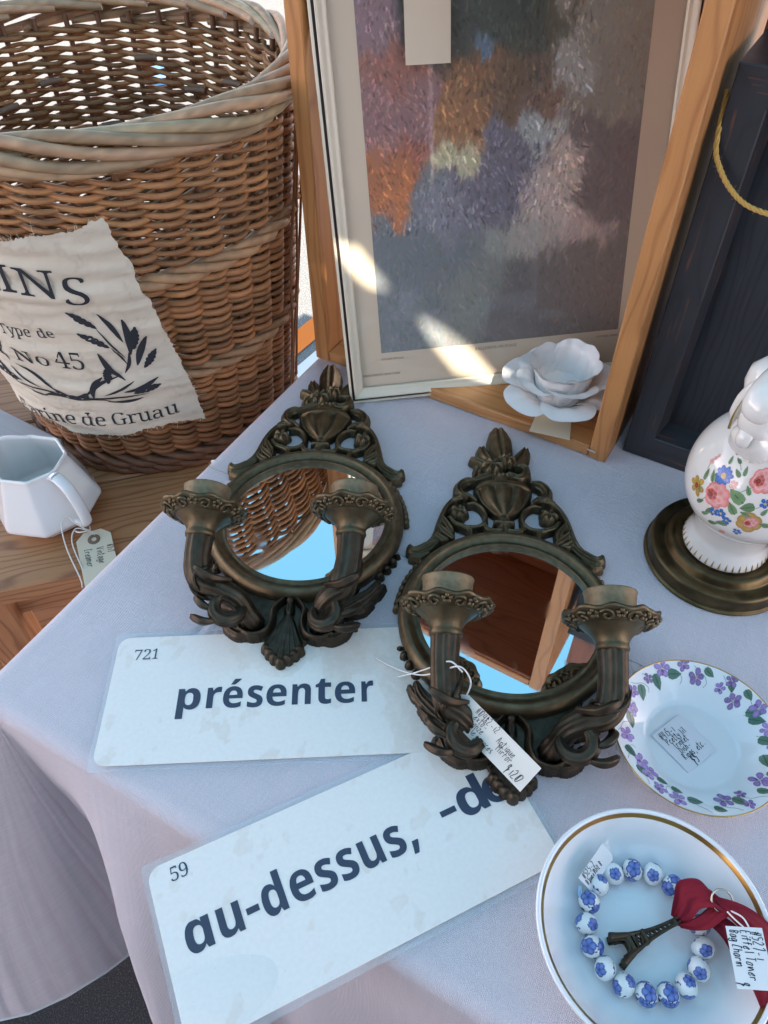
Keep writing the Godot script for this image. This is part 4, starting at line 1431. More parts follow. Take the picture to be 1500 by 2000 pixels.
func make_lamp() -> void:
	M.paint = mat(1, 1, 1, 0.12)
	var at := Vector3(0.2918, 0.0005, -0.416)
	var o := thing("porcelain_lamp", "white porcelain lamp painted with roses on a round brass base", "lamp", at)
	var brass := mat(0.13, 0.098, 0.05, 0.34, 0.92)
	brass.albedo_texture = speckle(0.012, Color(0.45, 0.45, 0.45), Color(1.25, 1.2, 1.1), 9, 5)
	brass.roughness = 0.38
	triplanar(brass, 5.0)
	var g := Geo.new()
	g.lathe([Vector2(0.001, 0.0), Vector2(0.0618, 0.0), Vector2(0.0630, 0.0010), Vector2(0.0628, 0.0024), Vector2(0.0612, 0.0030), Vector2(0.0606, 0.0042), Vector2(0.0603, 0.0135), Vector2(0.0590, 0.0160), Vector2(0.0570, 0.0168), Vector2(0.0530, 0.0162), Vector2(0.0490, 0.0158), Vector2(0.0478, 0.0175), Vector2(0.0462, 0.0215), Vector2(0.0440, 0.0235), Vector2(0.0415, 0.0238), Vector2(0.0395, 0.0225), Vector2(0.0365, 0.0215), Vector2(0.030, 0.0213), Vector2(0.001, 0.0213)], 96)
	part("brass_base", g, brass, o)
	var china := mat(0.74, 0.72, 0.67, 0.08)
	china.clearcoat_enabled = true
	china.clearcoat = 0.6
	china.clearcoat_roughness = 0.04
	var C := Vector3(0, 0.1020, 0)
	var R := 0.0528
	var RV_ := 0.0575
	g = Geo.new()
	var prof := [Vector2(0.034, 0.0216), Vector2(0.0352, 0.0225), Vector2(0.0352, 0.0245), Vector2(0.0335, 0.0300), Vector2(0.0312, 0.0360), Vector2(0.0305, 0.0420), Vector2(0.0318, 0.0465)]
	for k in range(0, 25):
		var a := deg_to_rad(lerpf(-52.0, 56.0, k / 24.0))
		prof.append(Vector2(R * cos(a), C.y + RV_ * sin(a)))
	prof.append_array([Vector2(0.0290, 0.1525), Vector2(0.0298, 0.158), Vector2(0.0315, 0.166), Vector2(0.0335, 0.176), Vector2(0.0350, 0.187), Vector2(0.0335, 0.197), Vector2(0.027, 0.204), Vector2(0.015, 0.2075), Vector2(0.001, 0.208)])
	g.lathe(prof, 96, Color.WHITE, Vector3.ZERO, func(p: Vector3, a: float) -> Vector3:
		var k := smoothstep(0.16, 0.2, p.y) * 0.08
		return Vector3(p.x * (1.0 + k * sin(a * 5.0)), p.y, p.z * (1.0 + k * sin(a * 5.0))))
	part("body", g, china, o)
	# gold ticks round the foot
	g = Geo.new()
	for k in 40:
		var a := TAU * k / 40.0
		var dir := Vector3(cos(a), 0, sin(a))
		g.tube(PackedVector3Array([dir * 0.03525 + Vector3(0, 0.0238, 0), dir * 0.0347 + Vector3(0, 0.0262, 0), dir * 0.0337 + Vector3(0, 0.0296, 0)]), PackedFloat32Array([0.0008, 0.0006, 0.0001]), 6)
	M.gold = mat(0.55, 0.36, 0.11, 0.28, 1.0)
	part("gold_ticks", g, M.gold, o)
	# scrolled handle on the left
	var left := Vector3(-0.80, 0, 0.60)
	var across := left.cross(Vector3.UP)
	var scroll := func(ps: Array, rads: Array, wide: float) -> Geo:
		var gg := Geo.new()
		var pts := []
		for p in ps: pts.append(left * p[0] + Vector3(0, p[1], 0) + across * p[2])
		var path := smooth(pts, 8)
		var rad := PackedFloat32Array()
		for k in path.size():
			var q := float(k) / (path.size() - 1) * (rads.size() - 1)
			var lo := int(q)
			rad.append(lerpf(rads[lo], rads[mini(lo + 1, rads.size() - 1)], q - lo))
		gg.tube(path, rad, 18, Color.WHITE, false, true, wide, across)
		return gg
	part("top_scroll", scroll.call([[-0.03, 0.186, 0.0], [-0.005, 0.200, 0.0], [0.020, 0.208, 0.0], [0.040, 0.2075, 0.0], [0.053, 0.202, 0.0], [0.0565, 0.1945, 0.0], [0.051, 0.190, 0.0], [0.046, 0.193, 0.0]], [0.010, 0.011, 0.0105, 0.0095, 0.0085, 0.007, 0.0045, 0.001], 1.5), china, o)
	part("scroll", scroll.call([[0.034, 0.203, 0.0], [0.043, 0.196, 0.0], [0.050, 0.190, 0.0], [0.0535, 0.184, 0.0], [0.050, 0.1775, 0.0], [0.041, 0.172, 0.0], [0.033, 0.164, 0.0]], [0.008, 0.009, 0.0082, 0.0072, 0.0075, 0.009, 0.008], 1.45), china, o)
	part("curl", scroll.call([[0.040, 0.172, 0.0], [0.048, 0.177, 0.0], [0.0545, 0.1775, 0.0], [0.0585, 0.1735, 0.0], [0.0575, 0.1685, 0.0], [0.053, 0.1675, 0.0], [0.051, 0.1705, 0.0]], [0.004, 0.0045, 0.0045, 0.0042, 0.0038, 0.0028, 0.001], 1.25), china, o)
	part("shoulder", scroll.call([[0.051, 0.178, 0.0], [0.048, 0.168, 0.0], [0.042, 0.158, 0.0], [0.038, 0.150, 0.0]], [0.004, 0.009, 0.011, 0.009], 1.5), china, o)
	for q in [0.4, 1.0, 1.7]:
		part("ridge", scroll.call([[0.036 - q * 0.002, 0.206, 0.006 * q], [0.044 - q * 0.003, 0.198, 0.009 * q], [0.0445 - q * 0.0035, 0.186, 0.011 * q], [0.043 - q * 0.003, 0.172, 0.012 * q], [0.041 - q * 0.003, 0.158, 0.012 * q]], [0.001, 0.0036, 0.0046, 0.0042, 0.0006], 1.0), china, o)
	g = Geo.new()
	for q in [0.72, 1.38]:
		var gp := []
		for p in [[0.0475 - q * 0.003, 0.187, 0.0125 * q], [0.0480 - q * 0.003, 0.178, 0.0132 * q], [0.0475 - q * 0.003, 0.169, 0.0135 * q], [0.0460 - q * 0.003, 0.1605, 0.0135 * q]]:
			gp.append(left * p[0] + Vector3(0, p[1], 0) + across * p[2])
		g.tube(smooth(gp, 6), PackedFloat32Array(range(19).map(func(k: int) -> float: return 0.0002 + 0.0009 * k / 18.0)), 8)
	part("gold_line", g, M.gold, o)
	# painted flowers: (azimuth, height) on the round body, in degrees
	g = Geo.new()
	var on := func(p: Vector2) -> Array:
		var az := deg_to_rad(p.x)
		var el := deg_to_rad(p.y - 9.0)
		var n := Vector3(cos(az) * cos(el), sin(el), sin(az) * cos(el))
		return [C + n * Vector3(R, RV_, R) + n * 0.00022, n]
	var lift := func(k: float) -> Callable:
		return func(p: Vector2) -> Array:
			var w: Array = on.call(p)
			return [w[0] + w[1] * k, w[1]]
	var green := Color(0.16, 0.27, 0.13)
	var deep := Color(0.07, 0.13, 0.07)
	for q in [[132, 25, 0.4, 15, 10], [121, 20, -0.5, 11, 8], [164, 25, 1.4, 10, 4], [158, 28, 1.0, 10, 4], [152, 27, 0.6, 9, 5], [136, 45, 1.3, 8, 4], [141, 41, 0.5, 8, 4], [154, 46, 1.2, 7, 3.5], [147, 49, 0.3, 7, 3], [147, 0, -0.9, 10, 5], [134, -5, -0.5, 11, 6], [141, -11, 2.6, 10, 5], [131, 14, 0.8, 11, 7], [158, 2, 2.3, 9, 4], [150, -6, 2.4, 9, 4], [120, 14, 0.1, 9, 5], [126, 33, 0.9, 8, 4], [104, 8, 0.2, 9, 5], [110, 50, 1.2, 8, 4], [152, 57, 1.6, 6, 3.4], [163, 12, 0.9, 8, 3], [108, 20, 2.0, 7, 4]]:
		var k := rr(0.8, 1.25)
		leaf_print(g, Vector2(q[0], q[1]), q[2], q[3], q[4], on, Color(green.r * k, green.g * k, green.b * k), deep)
	for q in [[150, 55, 140, 44], [139, 30, 119, 20], [119, 40, 132, 28], [168, 36, 163, 24], [147, 18, 158, 2], [124, 10, 110, 26]]:
		ribbon(g, PackedVector2Array([Vector2(q[0], q[1]), Vector2((q[0] + q[2]) / 2.0 + 1.5, (q[1] + q[3]) / 2.0), Vector2(q[2], q[3])]), 0.45, on, Color(0.14, 0.2, 0.1))
	var rose := func(x: float, y: float, r: float, a: Color, b: Color, heart: Color) -> void:
		petals(g, Vector2(x, y), r, 7, r * 0.44, lift.call(0.00004), a, b, x)
		petals(g, Vector2(x + r * 0.1, y), r * 0.72, 6, r * 0.34, lift.call(0.0001), b, a, x + 1.0)
		petals(g, Vector2(x + r * 0.3, y - r * 0.12), r * 0.42, 6, r * 0.2, lift.call(0.00016), a.lerp(heart, 0.35), heart, x + 2.0)
		petals(g, Vector2(x + r * 0.36, y - r * 0.16), r * 0.2, 5, r * 0.12, lift.call(0.00022), heart, heart * 0.7, x)
	var pink := Color(0.68, 0.20, 0.19)
	var pale := Color(0.76, 0.43, 0.40)
	var heart := Color(0.30, 0.05, 0.03)
	rose.call(147.0, 17.0, 11.5, pink, pale, heart)
	rose.call(118.0, 44.0, 11.0, pink, pale, heart)
	petals(g, Vector2(115, 7), 10.5, 6, 5.0, on, Color(0.40, 0.24, 0.06), Color(0.52, 0.33, 0.1), 0.3)
	rose.call(114.0, 7.5, 6.0, Color(0.55, 0.18, 0.16), pale, heart)
	petals(g, Vector2(150, 34), 8.0, 10, 2.0, lift.call(0.0001), Color(0.03, 0.12, 0.42), Color(0.06, 0.2, 0.55), 0.2)
	petals(g, Vector2(150, 33.5), 2.4, 6, 1.2, lift.call(0.0002), Color(0.55, 0.33, 0.08), Color(0.6, 0.4, 0.15))
	petals(g, Vector2(167, 11), 9.0, 6, 2.6, on, Color(0.42, 0.27, 0.06), Color(0.50, 0.33, 0.10), 0.9)
	petals(g, Vector2(167, 11), 2.2, 6, 1.1, lift.call(0.0001), Color(0.4, 0.1, 0.05), Color(0.2, 0.05, 0.03))
	for q in [[110, 27, 4.5], [137, 5, 4.6], [143, 2, 4.2], [131, 1, 4.2], [120, -7, 4.0]]:
		petals(g, Vector2(q[0], q[1]), q[2], 5, q[2] * 0.36, lift.call(0.00008), Color(0.03, 0.11, 0.38), Color(0.08, 0.22, 0.52), q[0])
		petals(g, Vector2(q[0], q[1]), q[2] * 0.25, 5, q[2] * 0.14, lift.call(0.00018), Color(0.6, 0.5, 0.2), Color(0.6, 0.5, 0.2))
	for q in [[168, 35, 2.6], [167, 39, 2.0], [166.5, 42, 1.6], [139, 32, 3.4], [131, -17, 3.4], [152, 59, 2.6]]:
		petals(g, Vector2(q[0], q[1]), q[2], 4, q[2] * 0.5, on, Color(0.66, 0.30, 0.28), Color(0.75, 0.5, 0.46), q[0])
	part("painted_flowers", g, M.paint, o)

# ---------------------------------------------------------------- bronze mirror sconces, lying on their backs
# worked in (u across, v towards the flower finial, w up); a height map holds the cast relief
const RS := 0.0006
const RU := 340
const RV := 650
var relief := PackedFloat32Array()
var slim := 1.0

func mark(u: float, v: float, w: float) -> void:
	var x := int(round(u / RS)) + RU / 2
	var y := int(round(v / RS)) + 4
	if x >= 1 and x < RU - 1 and y >= 1 and y < RV - 1 and relief[y * RU + x] < w:
		relief[y * RU + x] = w

# a moulded stroke: radius runs through rads, grooves lines along it
func stroke(pts: Array, rads: Array, low: float, dome: float, grooves := 0, deep := 0.25, both := true) -> void:
	var path := smooth2(pts, 7)
	var m := path.size()
	rads = rads.map(func(x: float) -> float: return x * slim)
	for side in (2 if both else 1):
		var f := -1.0 if side == 1 else 1.0
		for k in m - 1:
			var a := path[k]
			var b := path[k + 1]
			a.x *= f; b.x *= f
			var d := b - a
			var l2 := maxf(d.length_squared(), 1e-12)
			var nn := Vector2(-d.y, d.x).normalized()
			var q0 := float(k) / (m - 1) * (rads.size() - 1)
			var r0 := lerpf(rads[int(q0)], rads[mini(int(q0) + 1, rads.size() - 1)], q0 - int(q0))
			var lo := Vector2(minf(a.x, b.x) - r0, minf(a.y, b.y) - r0)
			var hi := Vector2(maxf(a.x, b.x) + r0, maxf(a.y, b.y) + r0)
			var u := snappedf(lo.x, RS)
			while u <= hi.x:
				var v := snappedf(lo.y, RS)
				while v <= hi.y:
					var p := Vector2(u, v) - a
					var t := clampf(p.dot(d) / l2, 0, 1)
					var off := p - d * t
					var dist := off.length() / r0
					if dist < 1.0:
						var lat := off.dot(nn) / r0
						var hgt := sqrt(1.0 - dist * dist)
						if grooves > 0:
							hgt -= deep * (0.5 + 0.5 * cos(lat * PI * grooves)) * (1.0 - absf(lat) * 0.5)
						mark(u, v, low + dome * maxf(hgt, 0.05))
					v += RS
				u += RS

func dome(u0: float, v0: float, r: float, low: float, high: float, petal := 0, deep := 0.3, both := true) -> void:
	for side in (2 if both else 1):
		var f := -1.0 if side == 1 else 1.0
		var u := snappedf(u0 * f - r * 1.2, RS)
		while u <= u0 * f + r * 1.2:
			var v := snappedf(v0 - r * 1.2, RS)
			while v <= v0 + r * 1.2:
				var p := Vector2(u - u0 * f, v - v0)
				var a := p.angle()
				var rad := r * (1.0 if petal == 0 else 0.80 + 0.2 * absf(cos(a * petal * 0.5)))
				var q := p.length() / rad
				if q < 1.0:
					var hgt := sqrt(1.0 - q * q)
					if petal > 0:
						hgt = (0.45 + 0.55 * sin(PI * q)) * (1.0 - deep * (1.0 - absf(cos(a * petal * 0.5)))) * (1.0 - pow(q, 6.0)) + 0.35 * bump(q, 0.0, 0.22) - 0.12 * absf(sin(a * petal * 1.5)) * q
					mark(u, v, low + high * maxf(hgt, 0.03))
				v += RS
			u += RS

func patch_poly(poly: Array, w: float) -> void:
	var pp := PackedVector2Array(poly)
	var v := 0.0
	while v < 0.1:
		var u := -0.08
		while u < 0.08:
			if Geometry2D.is_point_in_polygon(Vector2(u, v), pp):
				mark(u, v, w)
			u += RS
		v += RS

func relief_mesh(v_from: float, v_to: float) -> Geo:
	var g := Geo.new()
	var ids := {}
	var gn := noise(1.0, 17, 3)
	var y0 := int(v_from / RS) + 4
	var y1 := int(v_to / RS) + 4
	for y in range(maxi(y0, 1), mini(y1, RV - 2)):
		for x in range(1, RU - 2):
			var o := y * RU + x
			if relief[o] <= 0.0 and relief[o + 1] <= 0.0 and relief[o + RU] <= 0.0 and relief[o + RU + 1] <= 0.0:
				continue
			var q := [o, o + 1, o + RU, o + RU + 1]
			var id := [0, 0, 0, 0]
			for k in 4:
				if not ids.has(q[k]):
					var xx: int = q[k] % RU
					var yy: int = q[k] / RU
					var u := (xx - RU / 2) * RS
					var v := (yy - 4) * RS
					var hh: float = relief[q[k]]
					var rub := 0.0
					if hh > 0.0:
						var s := 0.0
						var c := 0.0
						for dd in [-1, 1, -RU, RU]:
							var h2: float = relief[q[k] + dd]
							if h2 > 0.0:
								s += h2; c += 1.0
						if c > 0:
							rub = clampf((hh - s / c) * 2600.0, 0.0, 1.0)
							hh = hh * 0.75 + 0.25 * s / c
					var tone := 1.0 + 0.25 * gn.get_noise_2d(u * 160, v * 160) + 0.15 * gn.get_noise_2d(u * 900, v * 900) + 0.9 * rub
					ids[q[k]] = g.vert(Vector3(u, maxf(hh, 0.0006), -v), Vector3.ZERO, Vector2(u, v), Color(tone, tone, tone))
				id[k] = ids[q[k]]
			g.i.append_array([id[0], id[1], id[2], id[1], id[3], id[2]])
	for k in range(0, g.i.size(), 3):
		var a := g.i[k]
		var b := g.i[k + 1]
		var c := g.i[k + 2]
		var f := (g.v[c] - g.v[a]).cross(g.v[b] - g.v[a])
		if f.y < 0:
			f = -f
			g.i[k + 1] = c
			g.i[k + 2] = b
		g.n[a] += f; g.n[b] += f; g.n[c] += f
	for k in g.n.size():
		g.n[k] = g.n[k].normalized()
	return g

func carve_crest() -> void:
	# fluted urn
	var outline := [[0.2605, 0.0050], [0.264, 0.0085], [0.269, 0.0140], [0.275, 0.0190], [0.282, 0.0232], [0.289, 0.0258], [0.2945, 0.0268], [0.2965, 0.0272], [0.2995, 0.0265], [0.301, 0.025]]
	var v := 0.2605
	while v < 0.301:
		var hw := curve_at(outline, v)
		var u := snappedf(-hw, RS)
		while u < hw:
			var d := clampf(u / hw, -0.999, 0.999)
			var ph := asin(d)
			var hh := 0.004 + 0.0135 * cos(ph) * (0.7 + 0.3 * sin(clampf((v - 0.2605) / 0.034, 0, 1) * PI * 0.6))
			if v < 0.294:
				hh += 0.0040 * (absf(cos(ph * 5.0)) - 0.7) * smoothstep(0.0, 0.008, v - 0.2605)
			elif v < 0.2955:
				hh -= 0.0016
			else:
				hh += 0.0008
			mark(u, v, hh)
			u += RS
		v += RS
	stroke([Vector2(-0.0075, 0.2545), Vector2(0.0075, 0.2545)], [0.0030], 0.004, 0.0075, 0, 0.0, false)
	stroke([Vector2(0, 0.238), Vector2(0, 0.249), Vector2(0, 0.262)], [0.0090, 0.0070, 0.0060], 0.003, 0.007, 3, 0.25, false)
	# leaves shouldering the urn
	stroke([Vector2(0.0345, 0.2825), Vector2(0.0405, 0.290), Vector2(0.0405, 0.2985), Vector2(0.0345, 0.305), Vector2(0.0265, 0.3055)], [0.0028, 0.0052, 0.0066, 0.0056, 0.0024], 0.003, 0.010, 3, 0.35)
	stroke([Vector2(0.0255, 0.2800), Vector2(0.032, 0.286), Vector2(0.039, 0.2865), Vector2(0.0465, 0.2815)], [0.0018, 0.0036, 0.0036, 0.0022], 0.003, 0.009, 2, 0.25)
	# outer scrolls and their leaves
	stroke([Vector2(0.0395, 0.2835), Vector2(0.0465, 0.2805), Vector2(0.0525, 0.2715), Vector2(0.0565, 0.2605), Vector2(0.0585, 0.2505), Vector2(0.0600, 0.2410), Vector2(0.0625, 0.2325), Vector2(0.067, 0.2255)], [0.0030, 0.0034, 0.0034, 0.0034, 0.0040, 0.0046, 0.0050, 0.0050], 0.003, 0.0075, 2, 0.25)
	stroke([Vector2(0.0560, 0.2585), Vector2(0.0525, 0.2520), Vector2(0.0490, 0.2455), Vector2(0.0465, 0.2405)], [0.0020, 0.0046, 0.0050, 0.002], 0.003, 0.008, 2, 0.35)
	stroke([Vector2(0.0585, 0.2480), Vector2(0.0535, 0.2415), Vector2(0.0490, 0.2370), Vector2(0.0460, 0.2335)], [0.0022, 0.0052, 0.0050, 0.0022], 0.003, 0.008, 2, 0.35)
	stroke([Vector2(0.0605, 0.2375), Vector2(0.0555, 0.2325), Vector2(0.0510, 0.2305)], [0.003, 0.0054, 0.0026], 0.003, 0.008, 2, 0.35)
	stroke([Vector2(0.0605, 0.2290), Vector2(0.0680, 0.2225), Vector2(0.0755, 0.2175), Vector2(0.0810, 0.2170), Vector2(0.0835, 0.2210)], [0.004, 0.0072, 0.0070, 0.0058, 0.003], 0.003, 0.009, 4, 0.35)
	stroke([Vector2(0.0670, 0.2150), Vector2(0.0740, 0.2105), Vector2(0.0810, 0.2100)], [0.004, 0.006, 0.003], 0.003, 0.0075, 3, 0.35)
	# flowers and inner scrolls
	dome(0.0415, 0.2665, 0.0100, 0.004, 0.0085, 5, 0.5)
	stroke([Vector2(0.0495, 0.2590), Vector2(0.0450, 0.2525), Vector2(0.0375, 0.2490), Vector2(0.0315, 0.2450), Vector2(0.0300, 0.2375)], [0.0026, 0.0034, 0.0036, 0.0036, 0.0040], 0.003, 0.0075, 2, 0.25)
	stroke([Vector2(0.0350, 0.2480), Vector2(0.0240, 0.2490), Vector2(0.0180, 0.2545), Vector2(0.0165, 0.2630), Vector2(0.0195, 0.2715), Vector2(0.0265, 0.2770), Vector2(0.0335, 0.2760)], [0.0030, 0.0030, 0.0028, 0.0028, 0.0028, 0.0026, 0.0020], 0.003, 0.007, 0, 0.0)
	stroke([Vector2(0.004, 0.2455), Vector2(0.0095, 0.2450), Vector2(0.0150, 0.2470), Vector2(0.0178, 0.2535)], [0.0042, 0.0044, 0.0036, 0.0018], 0.003, 0.0075, 2, 0.3)
	# bouquet
	stroke([Vector2(0, 0.300), Vector2(0, 0.310)], [0.0120, 0.0100], 0.004, 0.011, 0, 0.0, false)
	for k in 5: dome(-0.0075 + 0.00375 * k, 0.3110, 0.0023, 0.009, 0.0075, 0, 0.0, false)
	stroke([Vector2(0.000, 0.338), Vector2(-0.001, 0.350), Vector2(-0.002, 0.362), Vector2(-0.003, 0.373)], [0.010, 0.0135, 0.0140, 0.0105], 0.004, 0.013, 3, 0.2, false)
	stroke([Vector2(-0.010, 0.330), Vector2(-0.0165, 0.340), Vector2(-0.0195, 0.349)], [0.006, 0.0085, 0.0062], 0.004, 0.010, 3, 0.28, false)
	stroke([Vector2(0.012, 0.331), Vector2(0.0185, 0.341), Vector2(0.0225, 0.350)], [0.006, 0.0085, 0.0060], 0.004, 0.010, 3, 0.28, false)
	stroke([Vector2(-0.016, 0.329), Vector2(-0.023, 0.334), Vector2(-0.029, 0.336)], [0.0045, 0.0055, 0.0035], 0.004, 0.008, 2, 0.3, false)
	stroke([Vector2(-0.010, 0.3155), Vector2(-0.0175, 0.311), Vector2(-0.0255, 0.3065)], [0.007, 0.0085, 0.0045], 0.004, 0.009, 3, 0.35, false)
	stroke([Vector2(0.006, 0.3135), Vector2(0.0145, 0.3105), Vector2(0.0215, 0.3155), Vector2(0.0215, 0.3245), Vector2(0.0145, 0.3265)], [0.006, 0.0066, 0.0062, 0.005, 0.0026], 0.004, 0.011, 2, 0.3, false)
	dome(-0.0095, 0.3250, 0.0135, 0.007, 0.0105, 6, 0.5, false)
	dome(0.0050, 0.332, 0.0095, 0.009, 0.0105, 5, 0.5, false)
	dome(-0.0225, 0.3215, 0.0065, 0.005, 0.008, 5, 0.4, false)
	# beads beside the ring
	for k in 9:
		var a := deg_to_rad(36.0 - 4.1 * k)
		dome(0.0905 * cos(a), 0.152 + 0.0905 * sin(a), 0.0033, 0.003, 0.0065)

func carve_shell() -> void:
	patch_poly([Vector2(-0.015, 0.022), Vector2(0.015, 0.022), Vector2(0.021, 0.0305), Vector2(0.0275, 0.0295), Vector2(0.036, 0.0350), Vector2(0.044, 0.045), Vector2(0.047, 0.058), Vector2(0.056, 0.088), Vector2(-0.056, 0.088), Vector2(-0.047, 0.058), Vector2(-0.044, 0.045), Vector2(-0.036, 0.035), Vector2(-0.0275, 0.0295), Vector2(-0.021, 0.0305)], 0.006)
	# scallop shell: ribs fanning from under the ring
	for k in 7:
		var a := deg_to_rad(-21.0 + 7.0 * k)
		var d := Vector2(sin(a), -cos(a))
		var l := 0.0470 - 0.0095 * absf(k - 3.0) / 3.0
		stroke([Vector2(0, 0.052), Vector2(0, 0.052) + d * l * 0.55, Vector2(0, 0.052) + d * l], [0.0016, 0.0034, 0.0048], 0.005, 0.0055 + 0.0012 * (1.0 - absf(k - 3.0) / 3.0), 2, 0.12, false)
		dome((Vector2(0, 0.052) + d * l).x, (Vector2(0, 0.052) + d * l).y, 0.0042, 0.004, 0.008, 0, 0.0, false)
	stroke([Vector2(0, 0.062), Vector2(0, 0.052)], [0.003, 0.005], 0.008, 0.006, 3, 0.3, false)
	dome(0.0, 0.060, 0.0034, 0.010, 0.006, 0, 0.0, false)
	# scrolls round the feet of the arms
	stroke([Vector2(0.006, 0.062), Vector2(0.0125, 0.054), Vector2(0.0125, 0.040), Vector2(0.0175, 0.0295), Vector2(0.028, 0.0265), Vector2(0.0375, 0.031)], [0.0022, 0.0028, 0.003, 0.0032, 0.003, 0.0022], 0.005, 0.0095, 0, 0.0)
	stroke([Vector2(0.0305, 0.0275), Vector2(0.038, 0.0285), Vector2(0.046, 0.034), Vector2(0.051, 0.0425), Vector2(0.0555, 0.0415)], [0.003, 0.0055, 0.006, 0.0045, 0.002], 0.004, 0.009, 3, 0.3)
	# leaves beside the ring
	stroke([Vector2(0.034, 0.052), Vector2(0.046, 0.058), Vector2(0.057, 0.067), Vector2(0.066, 0.076), Vector2(0.0705, 0.086)], [0.005, 0.009, 0.0095, 0.0075, 0.003], 0.004, 0.009, 5, 0.3)
	stroke([Vector2(0.048, 0.0545), Vector2(0.058, 0.059), Vector2(0.0665, 0.0655)], [0.004, 0.006, 0.0025], 0.003, 0.008, 3, 0.3)
	stroke([Vector2(0.059, 0.069), Vector2(0.069, 0.0755), Vector2(0.0755, 0.0835)], [0.004, 0.0055, 0.0025], 0.003, 0.008, 3, 0.3)
	for k in 4:
		var a := deg_to_rad(-38.0 + 6.0 * k)
		dome(0.0905 * cos(a), 0.152 + 0.0905 * sin(a), 0.0038, 0.003, 0.006)

func bronze_tone(g: Geo) -> void:
	var gn := noise(1.0, 19, 3)
	for k in g.v.size():
		var p := g.v[k] * 1000.0
		var t := 1.0 + 0.25 * gn.get_noise_3d(p.x * 0.05, p.y * 0.05, p.z * 0.05) + 0.15 * gn.get_noise_3d(p.x * 0.8, p.y * 0.8, p.z * 0.8)
		g.c[k] = g.c[k] * t

